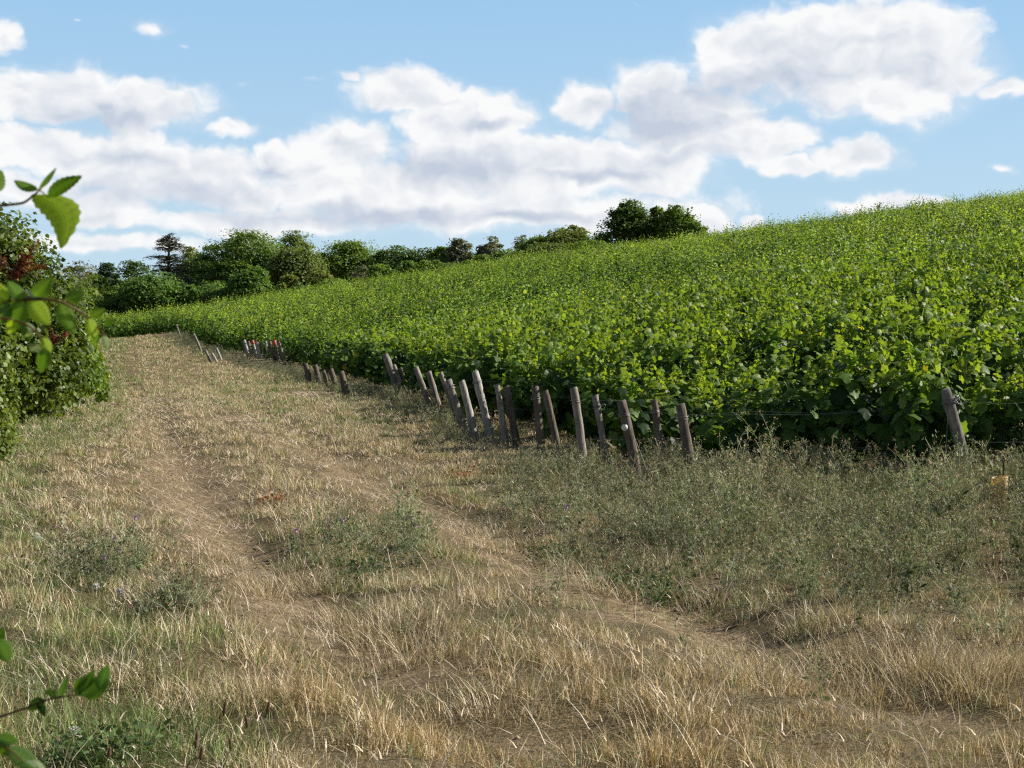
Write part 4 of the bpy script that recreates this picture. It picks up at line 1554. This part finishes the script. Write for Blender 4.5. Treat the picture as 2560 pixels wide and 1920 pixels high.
TREES = [
    # x, top, width, depth, kind, label, options
    (205, 650, 120, 205, 'grey', 'pale thin topped tree at the far left of the woodland', dict(open_=.45, lobes=12)),
    (190, 695, 130, 185, 'olive', 'olive green tree below the pale thin topped one', dict(lobes=12)),
    (273, 660, 66, 200, 'blue', 'narrow blue green tree left of the round dark one', dict(lobes=9, leaves=3800)),
    (240, 688, 70, 195, 'mid', 'small dark tree at the left between olive and blue green trees', dict(lobes=8, leaves=3000)),
    (336, 653, 92, 195, 'dark', 'round dark tree left of the cedar', dict(lobes=10, leaves=4200)),
    (375, 680, 60, 190, 'dark', 'dark low tree right under the cedar boughs', dict(lobes=8, leaves=3000)),
    (478, 620, 84, 215, 'yellow', 'yellowish tree crown showing behind the cedar', dict(lobes=10)),
    (508, 627, 84, 200, 'dark', 'dark tree between the cedar and the broad great tree', dict(lobes=11, leaves=5000)),
    (450, 690, 80, 185, 'blue', 'grey green low tree under the right side of the cedar', dict(lobes=8, leaves=2600, open_=.2)),
    (612, 580, 180, 190, 'mid', 'broadest and tallest great tree with spreading domed crown', dict(lobes=26, leaves=15000, hfrac=.86)),
    (560, 655, 120, 188, 'dark', 'shaded lower crown under the left of the great tree', dict(lobes=12, leaves=5000)),
    (660, 640, 110, 188, 'dark', 'shaded dark tree under the right of the great tree', dict(lobes=12, leaves=5500)),
    (738, 580, 98, 205, 'olive', 'brownish olive tree rising behind the rounded ivy covered one', dict(lobes=15, leaves=6000, open_=.1)),
    (735, 615, 122, 180, 'olive', 'rounded ivy clad tree lit on its right side', dict(lobes=22, leaves=12000, ls=.28, hfrac=.97)),
    (800, 640, 60, 200, 'dark', 'small dark tree between the ivy clad and the next round tree', dict(lobes=8, leaves=3000)),
    (862, 604, 150, 190, 'mid', 'round dark green tree standing alone on the skyline right of the ivy clad one', dict(lobes=20, leaves=10000, hfrac=.93)),
    (1000, 616, 132, 185, 'dark', 'uneven dark tree right of the lone round one', dict(lobes=14, leaves=6500, open_=.12)),
    (1062, 622, 70, 185, 'dark', 'small dark tree at the foot of the pale slender trees', dict(lobes=8, leaves=3200)),
    (1107, 612, 75, 180, 'mid', 'leafy tree left of the pale slender trees', dict(lobes=10, leaves=4200)),
    (1152, 598, 66, 178, 'grey', 'pale slender tree with sky showing through, left one of two', dict(lobes=10, leaves=3600, open_=.3)),
    (1228, 594, 62, 175, 'grey', 'pale slender tree with sky showing through, right one of two', dict(lobes=10, leaves=3200, open_=.3)),
    (1185, 632, 60, 175, 'grey', 'thin low tree between the two pale slender trees', dict(lobes=7, leaves=2200, open_=.3)),
    (1303, 584, 44, 172, 'grey', 'nearly bare thin tree left of the olive clump', dict(lobes=8, leaves=900, open_=.5, ls=.25)),
    (1345, 588, 84, 170, 'mid', 'green tree at the left of the olive skyline clump', dict(lobes=10, leaves=4200)),
    (1432, 565, 118, 168, 'yellow', 'wide loose olive yellow tree on the skyline', dict(lobes=14, leaves=5600, open_=.2)),
    (1503, 586, 46, 165, 'dark', 'small dark tree just left of the tallest skyline tree', dict(lobes=7, leaves=2200)),
    (1572, 501, 122, 160, 'dark', 'tallest dark tree on the skyline above the vines', dict(lobes=26, leaves=10000, open_=.38, hfrac=.95, rxm=1.0)),
    (1642, 509, 48, 160, 'mid', 'tall sparse tree between the two big skyline trees', dict(lobes=9, leaves=2400, open_=.3)),
    (1694, 516, 96, 158, 'mid', 'round headed skyline tree right of the tallest one', dict(lobes=18, leaves=6400, open_=.42, rxm=1.0)),
    (1740, 556, 44, 155, 'mid', 'low tree at the right end of the skyline clump', dict(lobes=6, leaves=1700)),
]
for (x, top, w, Yd, kind, lab, opt) in TREES:
    opt.setdefault('lobes', 14)
    opt['lobes'] = int(opt['lobes'] * 1.5)
    tree(x, top, w, Yd, kind, lab, **opt)
SHRUBS = [
    (1130, 655, 110, 149, 'bright', 'low bright bush under the two pale slender trees', dict(lobes=9, leaves=3200, ls=.22, hfrac=.98)),
    (1210, 640, 110, 149, 'mid', 'low green bush right of the two pale slender trees', dict(lobes=9, leaves=3200, ls=.22, hfrac=.98)),
    (860, 690, 120, 150, 'mid', 'low green bush hugging the crest below the lone round tree', dict(lobes=9, leaves=3200, ls=.22, hfrac=.98)),
    (160, 700, 130, 158, 'mid', 'green bush glimpsed above the hedge at far left', dict(lobes=10, leaves=4200, ls=.26, hfrac=.98)),
    (385, 683, 150, 158, 'bright', 'broad bright green bushy tree below the cedar', dict(lobes=16, leaves=9000, ls=.26, hfrac=.98)),
    (300, 712, 90, 160, 'mid', 'green bush left of the broad bright bushy tree', dict(lobes=10, leaves=4500, ls=.26, hfrac=.98)),
    (222, 745, 120, 156, 'mid', 'low dark green bush at the left foot of the woodland', dict(lobes=10, leaves=5000, ls=.26, hfrac=.98)),
    (450, 712, 50, 162, 'yellow', 'small yellowish bush right of the broad bright bushy tree', dict(lobes=6, leaves=1800, ls=.26, hfrac=.98)),
    (528, 702, 150, 158, 'bright', 'long low bright green thicket in front of the great tree', dict(lobes=14, leaves=7500, ls=.26, hfrac=.98)),
    (628, 664, 86, 156, 'bright', 'pointed bright green young tree in front of the great tree', dict(lobes=12, leaves=5600, ls=.26, hfrac=.98)),
    (717, 682, 46, 154, 'yellow', 'small pale bush in front of the ivy clad tree', dict(lobes=6, leaves=1500, ls=.22, hfrac=.98)),
    (808, 668, 62, 154, 'yellow', 'yellowish scrub at the right foot of the ivy clad tree', dict(lobes=7, leaves=2300, ls=.22, hfrac=.98)),
    (905, 655, 62, 152, 'grey', 'bare grey twiggy scrub in front of the lone round tree', dict(lobes=8, leaves=900, ls=.18, hfrac=.98, open_=.3)),
    (1008, 648, 80, 152, 'bright', 'low green bush in front of the uneven dark tree', dict(lobes=8, leaves=3000, ls=.22, hfrac=.98)),
    (955, 660, 70, 150, 'mid', 'dark low bush left of the low green bush on the crest', dict(lobes=8, leaves=2600, ls=.22, hfrac=.98)),
    (1090, 645, 90, 150, 'mid', 'low bush under the leafy tree on the crest', dict(lobes=8, leaves=2600, ls=.22, hfrac=.98)),
    (1370, 610, 120, 148, 'olive', 'low olive scrub in front of the skyline clump', dict(lobes=9, leaves=3600, ls=.22, hfrac=.98)),
    (1460, 598, 100, 148, 'mid', 'low green scrub left of the tallest skyline tree', dict(lobes=9, leaves=3000, ls=.22, hfrac=.98)),
    (1270, 625, 90, 150, 'mid', 'low green scrub left of the olive skyline clump', dict(lobes=8, leaves=2800, ls=.22, hfrac=.98)),
]
for (x, top, w, Yd, kind, lab, opt) in SHRUBS:
    tree(x, top, w, Yd, kind, lab, cat='bush', name='bush', group='bushes before the woodland', **opt)

# woodland seen as one mass behind the named trees
# cedar -------------------------------------------------------------
Yc = 188
tp = point_at(422, 590, Yc)
gz = float(HT(tp.x, Yc))
H = tp.z - gz
m_px = Yc / F
ced = thing('cedar_tree', 'tall dark cedar with flat tiered boughs and spare left side', 'cedar tree', (tp.x, Yc, gz), 'trees beyond the vineyard')
tr_ = Acc()
tr_.tube([(0, 0, -.3), (.05, 0, H * .5), (-.05, 0, H * .8), (.1, 0, H * .98)], [.42, .32, .2, .05], 8, None, True, .05)
cr_ = Acc()
rg = np.random.default_rng(77)
tiers = [(592, 10, 12, 0), (596, 20, 24, 0), (602, 26, 30, 0), (608, 30, 38, 0), (615, 32, 44, 0), (622, 24, 32, 0), (640, 56, 20, 0), (643, 50, 30, 0), (653, 14, 40, 0), (658, 46, 46, 0), (666, 26, 48, 0), (674, 36, 44, 0), (684, 20, 46, 0), (694, 22, 46, 0), (705, 26, 42, 0), (718, 24, 38, 0), (735, 24, 34, 0)]
for (py, lpx, rpx, dn) in tiers:
    zt = point_at(422, py, Yc).z - gz
    nb = 6 if py < 660 else 9
    for k in range(nb):
        a_ = k / nb * 6.28 + rg.uniform(-.25, .25)
        Lr = (rpx if math.cos(a_) > 0 else lpx) * m_px * abs(math.cos(a_)) + (lpx + rpx) / 2 * m_px * .8 * abs(math.sin(a_))
        Lr *= rg.uniform(.85, 1.08)
        zz = zt + rg.normal(0, .15)
        e = np.array([math.cos(a_) * Lr, math.sin(a_) * Lr, zz + .05 * Lr - .055 * Lr * Lr])
        tr_.tube([(0, 0, zz - .3), tuple(e * np.array([.5, .5, 1]) + np.array([0, 0, .1])), tuple(e)], [.10, .07, .03], 5)
        m_ = int(14 + 20 * Lr)
        f = rg.uniform(.3, 1.05, m_)
        p = np.stack([e[0] * f, e[1] * f, np.full(m_, zz) + (e[2] - zz) * f * f], 1)
        side_ = np.array([-math.sin(a_), math.cos(a_), 0])
        p = p + side_ * (rg.normal(size=(m_, 1)) * .35 * (1.15 - f)[:, None] * max(1, Lr * .55)) + rg.normal(size=(m_, 3)) * np.array([.1, .1, .1])
        p[:, 2] -= np.abs(rg.normal(0, .10, m_))
        nn = rg.normal(size=(m_, 3)) * .3 + np.array([0, 0, 1.0])
        V_, T_ = stamp(RHOMB, RHOMB_T, p, nn, rg.uniform(.18, .40, m_), rg.normal(size=(m_, 3)) * .6 + np.array([math.cos(a_), math.sin(a_), -.3]), aspect=np.full(m_, .5))
        cr_.add(V_, T_, None, np.repeat(np.array([[.052, .068, .052]]) * rg.uniform(.7, 1.35, (m_, 1)), 4, axis=0))
link('crown', cr_.mesh('cedar_crown'), M_TREE, ced)
link('trunk', tr_.mesh('cedar_trunk'), M_BARK, ced)


# ------------------------------------------------------------------ hedge at the left
def bush(X, Yd, rx, ry, H, cols, label, leaves, ls, seed, lobes=16, name='hedge_bush', group='bushes of the hedge beside the track', low=.0, cat='bush', hol=0):
    z0 = float(HT(X, Yd))
    t_ = thing(name, label, cat, (X, Yd, z0), group)
    rg = np.random.default_rng(seed)
    ac = Acc()
    cen = []
    per = leaves // lobes
    main_n = lobes
    lobes = lobes + lobes // 2
    for k in range(lobes):
        a_ = rg.uniform(0, 6.28)
        rr = math.sqrt(rg.random()) * .72
        zc = H * rg.uniform(.08 + low, .84)
        sh = math.sqrt(max(.05, 1 - abs(zc / H - .30) ** 2.4 * 2.6))
        c = np.array([math.cos(a_) * rr * rx * sh, math.sin(a_) * rr * ry * sh, zc])
        cen.append(c)
        q = rg.uniform(.26, .44)
        if k >= main_n:      # loose sprays breaking the outline
            per = max(40, leaves // main_n // 5)
            dv = unit(rg.normal(size=3))
            c = np.array([dv[0] * rx * .95 * sh, dv[1] * ry * .95 * sh, zc + (.12 * H if dv[2] > .3 else 0)])
            q = rg.uniform(.08, .16)
        rad = np.array([rx * q, ry * q, min(H * .24, rx * q * 1.1)])
        nc = max(6, per // 22)
        dd = unit(rg.normal(size=(nc, 3)))
        cc = c + dd * rad * rg.uniform(.7, 1.03, (nc, 1))
        idx = np.repeat(np.arange(nc), per // nc)
        p = cc[idx] + np.clip(rg.normal(size=(len(idx), 3)), -1.5, 1.5) * (rad.mean() * .17 + ls * .4)
        p[:, 2] = np.maximum(p[:, 2], .05)
        nn = unit(p - c) * .8 + rg.normal(size=(len(idx), 3)) * .6 + np.array([0, 0, .5])
        cl = cols[rg.integers(0, len(cols), nc)][idx] * rg.uniform(.65, 1.3, (len(idx), 1))
        V_, T_ = stamp(HEXL, HEXL_T, p, nn, ls * rg.uniform(.6, 1.3, len(idx)), rg.normal(size=(len(idx), 3)) + np.array([0, 0, -.5]), aspect=np.full(len(idx), 1.0))
        ac.add(V_, T_, None, np.repeat(cl, 6, axis=0))
    link('crown' if name == 'hedge_tree' else 'foliage', ac.mesh('foliage'), M_BUSH, t_)
    tr = Acc()
    for c in cen:
        b0 = np.array([rg.normal(0, rx * .12), rg.normal(0, ry * .12), -.1])
        tr.tube([tuple(b0), tuple((b0 + c) / 2 + rg.normal(0, .08, 3)), tuple(c), tuple(c + (c - b0) * .12)], [.045, .03, .014, .004], 5)
    link('stems', tr.mesh('stems'), M_BARK, t_)
    return t_


HD = np.array([(.065, .105, .024), (.080, .130, .028), (.110, .165, .036), (.045, .078, .020)])
HD = HD * np.array([1.45, 1.35, 1.2])
HB = np.array([(.17, .27, .045), (.22, .32, .05), (.13, .22, .038)])
HY = np.array([(.18, .24, .06), (.15, .21, .05), (.13, .19, .045)])
bush(-12.1, 30.0, 2.9, 2.6, 4.35, HD, 'tallest dark green hedge bush at the left, with reddish dead boughs', 84000, .105, 61, 60, name='hedge_tree')
bush(-10.35, 29.0, .95, 1.3, 3.3, HD, 'dark leafy right flank of the hedge rising beside the tallest bush', 26000, .10, 62, 24)
bush(-11.0, 27.6, 1.4, .9, 2.0, HD, 'shaded lower hedge bush in front of the tallest one', 16000, .10, 65, 16)
bush(-10.9, 34.5, .75, 1.6, 2.0, HB, 'fresh green shrub behind the right flank of the hedge', 12000, .10, 63, 14)
bush(-13.4, 42, .95, 2.0, 2.3, HY, 'yellowish green shrub farther along the hedge', 9000, .09, 64, 12)
bush(-17.0, 52, 1.4, 2.6, 2.8, HB, 'green shrub beside the green strip of the track', 8000, .11, 66, 12)
bush(-20.6, 63, 1.7, 2.8, 3.0, HY, 'olive shrub half way up the hedge line', 7000, .13, 67, 12)
bush(-25.2, 76, 2.1, 3.2, 3.4, HD, 'dark shrub toward the head of the track', 7000, .15, 68, 12)
bush(-29.8, 91, 2.3, 3.0, 3.2, HY, 'last shrub of the hedge before the far vine row', 7000, .17, 69, 12)
bush(-8.35, 21.3, .85, 1.2, 1.9, HY, 'bright yellow green bush lowest at the left edge of the picture', 13000, .075, 70, 18)
bush(-9.8, 24.6, 1.0, 1.1, 1.3, HY, 'low scrubby bush between the bright bush and the tall hedge', 9000, .075, 71, 14)
# dead reddish boughs caught in the hedge
for (x0, y0, x1, y1, Yd, nlf, lab) in ((15, 725, 70, 620, 26.8, 800, 'reddish brown dead bough across the tall hedge bush'), (125, 870, 160, 820, 27.0, 160, 'small reddish dead twig low in the hedge')):
    p0, p1 = np.array(point_at(x0, y0, Yd)), np.array(point_at(x1, y1, Yd))
    ac = Acc()
    L_ = np.linalg.norm(p1 - p0)
    for k in range(7):
        st = p0 + (p1 - p0) * rng.uniform(0, .45)
        en = st + (p1 - p0) * rng.uniform(.3, .62) + rng.normal(size=3) * L_ * .15
        ac.tube([st, (st + en) / 2 + rng.normal(size=3) * .04, en], [.014, .01, .004], 5, (.10, .06, .04))
        m2 = nlf // 7
        f = rng.uniform(.1, 1.05, m2)
        pos = st + (en - st) * f[:, None] + rng.normal(size=(m2, 3)) * L_ * .045
        V_, T_ = stamp(HEXL, HEXL_T, pos, rng.normal(size=(m2, 3)), rng.uniform(.03, .07, m2), rng.normal(size=(m2, 3)))
        ac.add(V_, T_, None, np.repeat(np.array([[.17, .055, .03]]) * rng.uniform(.6, 1.5, (m2, 1)), 6, axis=0))
    org_ = p0.copy()
    me = ac.mesh('dead_bough')
    tag(link('dead_bough', me, M_BUSH), lab, 'dead branch', 'dead boughs in the hedge')

# rusty dry docks in the grass
for (x, y, s_, lab) in ((690, 1253, .10, 'rust brown dry plant beside the bare track'), (1160, 1186, .14, 'rust brown dry plant left of the post feet')):
    gx, gy = ground_at(x, y + 6)
    n_ = 160
    pos = np.stack([rng.normal(0, s_, n_), rng.normal(0, s_, n_), np.abs(rng.normal(.04, .04, n_))], 1)
    V_, T_ = stamp(HEXL, HEXL_T, pos, rng.normal(size=(n_, 3)) + np.array([0, 0, .6]), rng.uniform(.02, .045, n_), rng.normal(size=(n_, 3)))
    m = mesh_np('dry_plant', V_, T_, None, np.repeat(np.array([[.34, .13, .045]]) * rng.uniform(.6, 1.3, (n_, 1)), 6, axis=0))
    tag(link('dry_plant', m, M_WEED, loc=(gx, gy, float(HT(gx, gy)))), lab, 'dry plant')


# ------------------------------------------------------------------ leafy shoots reaching in at the left, close to the lens
def serr_leaf(wid=.62, n=9, bend=.35, cup=.25, side=0.0):
    """serrated oval leaf, tip +y, as a grid with real curvature"""
    V, T = [], []
    rows = 2 * n
    for i in range(rows + 1):
        t_ = i / rows
        w = wid * .5 * (math.sin(math.pi * min(1, t_ ** .78)) ** .75) if 0 < t_ < 1 else 0
        w *= 1 + (.10 if i % 2 else -.03)
        z = -bend * t_ * t_
        for s, f in ((-1, 1), (-.5, .5), (0, 0), (.5, .5), (1, 1)):
            V.append((s * w + side * math.sin(math.pi * t_), t_ + (.02 if i % 2 else 0) * abs(s), z - cup * (w * f) ** 2 * 3 + .02 * (1 if f == .5 else 0)))
    for i in range(rows):
        for j in range(4):
            a0 = i * 5 + j
            T.append((a0, a0 + 1, a0 + 6, a0 + 5))
    return np.array(V), np.array(T)


def twig(name, label, stem_px, Yd, leaves, srad=.0016, group='leafy shoots reaching in from the left', stemcol=(.17, .13, .05)):
    """leaves: (base x, base y, tip x, tip y, width fraction, facing, colour)"""
    root_p = point_at(stem_px[0][0], stem_px[0][1], Yd)
    t_ = thing(name, label, 'leafy shoot', tuple(root_p), group)
    pts = []
    for k, (x, y) in enumerate(stem_px):
        pts.append(np.array(point_at(x, y, Yd + .01 * math.sin(k * 1.7)) - root_p))
    ac = Acc()
    # smooth polyline
    P_ = np.array(pts)
    tt = np.linspace(0, len(P_) - 1, len(P_) * 5)
    P2 = np.stack([np.interp(tt, np.arange(len(P_)), P_[:, q]) for q in range(3)], 1)
    for _ in range(2):
        P2[1:-1] = (P2[:-2] + P2[1:-1] * 2 + P2[2:]) / 4
    ac.tube(P2, np.linspace(srad * 1.25, srad * .5, len(P2)), 7, stemcol)
    for (bx, by, txx, tyy, wf, face, col, *rest_) in leaves:
        b = np.array(point_at(bx, by, Yd) - root_p)
        d2 = ((P2 - b) ** 2).sum(1)
        near = P2[np.argmin(d2)]
        if d2.min() > 1e-7:
            ac.tube([near, (near + b) / 2 + np.array([0, 0, .001]), b], [srad * .5, srad * .45, srad * .45], 5, (.17, .22, .06))
    link('stem', ac.mesh('stem', True), M_TWIG, t_)
    for q, (bx, by, txx, tyy, wf, face, col, *rest_) in enumerate(leaves):
        dy = rest_[0] if rest_ else 0.0
        sd_ = rest_[1] if len(rest_) > 1 else rng.uniform(-.08, .08)
        b = point_at(bx, by, Yd)
        e = point_at(txx, tyy, Yd + dy)
        L = (e - b).length
        V, Q_ = serr_leaf(wf, 8, rng.uniform(.02, .12), .15, sd_)
        y = (e - b).normalized()
        nrm_ = Vector((math.sin(face), -math.cos(face), rng.uniform(.1, .4)))
        nrm_ = (nrm_ - nrm_.dot(y) * y).normalized()
        x = y.cross(nrm_)
        VV = np.array([b - root_p + (x * v[0] + y * v[1] + nrm_ * v[2]) * L for v in V])
        # darker between side veins
        CC = np.tile(np.array([col]), (len(V), 1)) * np.array([1.35 if i % 5 == 2 else (1.0 if (i // 5) % 2 else .84) for i in range(len(V))])[:, None]
        m = mesh_np('leaf', VV, None, Q_, CC, True)
        link('leaf', m, M_TWIG, t_)
    return t_


LG, LD, LP = (.36, .52, .05), (.12, .24, .035), (.52, .62, .42)
twig('bramble_shoot', 'blurred shoot against the sky with one big lit hanging leaf', [(-60, 520), (0, 514), (60, 508), (92, 482), (104, 470)], 1.55, [
    (84, 486, 152, 620, .54, 0.2, LG, 0, -.30), (94, 476, 36, 446, .50, .9, LD), (98, 472, 137, 418, .42, -.8, (.10, .19, .03)), (118, 492, 205, 442, .36, 1.1, LD),
    (-30, 480, 4, 425, .6, .3, (.12, .22, .03), .03)], srad=.0017)
twig('bramble_shoot', 'blurred arching shoot with many hanging leaves in front of the hedge', [(-60, 756), (20, 751), (90, 746), (150, 752), (205, 782), (240, 808), (262, 840)], 1.5, [
    (20, 750, -35, 700, .6, .3, LG), (60, 748, 22, 700, .6, .6, LD), (75, 747, 125, 690, .75, -.4, (.13, .24, .03)), (78, 749, 124, 812, .62, .3, LG), (152, 754, 186, 832, .50, .4, (.14, .26, .03)),
    (165, 748, 208, 728, .75, .3, (.12, .22, .03)), (225, 792, 262, 772, .62, .3, (.16, .28, .035)), (222, 796, 240, 846, .55, .5, LG), (262, 815, 290, 798, .40, .9, LD),
    (258, 835, 268, 878, .34, .3, LP), (250, 838, 228, 862, .50, -.4, LD), (60, 752, 30, 830, .66, .2, LD), (20, 752, -10, 810, .66, -.2, (.09, .18, .03)), (100, 748, 66, 720, .5, 1.2, LP), (40, 748, 5, 780, .5, -1.0, LG)], srad=.0019)
twig('bramble_shoot', 'lower blurred shoot with pale leaf undersides hanging before the hedge', [(-60, 790), (20, 796), (70, 812), (100, 838), (116, 870)], 1.45, [
    (60, 808, 74, 850, .62, .2, (.09, .19, .03)), (84, 825, 50, 838, .6, -.7, LP), (104, 845, 128, 880, .62, .4, LG), (112, 868, 72, 872, .50, -.7, LP), (114, 870, 100, 930, .60, .1, (.11, .22, .03)),
    (30, 797, 20, 835, .6, 0, LG), (86, 828, 66, 806, .5, .5, LP)], srad=.0014)
twig('bramble_shoot', 'dark twig with curled leaves low at the left over the grass', [(-80, 1815), (0, 1792), (60, 1772), (120, 1748), (190, 1736), (260, 1728), (310, 1722)], 1.65, [
    (112, 1750, 66, 1776, .55, .5, (.03, .07, .02)), (95, 1758, 112, 1792, .5, .2, (.03, .07, .02)), (140, 1744, 112, 1724, .5, .4, LD), (150, 1742, 164, 1694, .45, -.6, (.05, .12, .025)),
    (190, 1738, 232, 1690, .62, .3, LD), (198, 1736, 236, 1676, .48, .9, (.09, .2, .03)), (205, 1738, 272, 1700, .66, -.3, LD), (252, 1728, 272, 1664, .5, .6, (.10, .22, .03))], srad=.0013, stemcol=(.11, .07, .04))
twig('bramble_shoot', 'pair of lit leaves cut by the left picture edge above the dark twig', [(-80, 1640), (-40, 1615), (-6, 1600)], 1.5, [
    (-8, 1598, 22, 1655, .7, .3, (.12, .24, .03)), (-20, 1606, 10, 1570, .6, .6, LD)], srad=.0013)
twig('bramble_shoot', 'pale green leaves in the bottom left corner', [(-80, 1850), (-20, 1846), (20, 1870), (60, 1905)], 1.35, [
    (-10, 1846, 44, 1852, .6, .2, (.14, .27, .04)), (20, 1870, 96, 1925, .5, .4, (.12, .22, .06)), (-10, 1850, 30, 1890, .6, -.3, (.09, .18, .03)), (60, 1905, 110, 1960, .6, .3, LP)], srad=.0014)
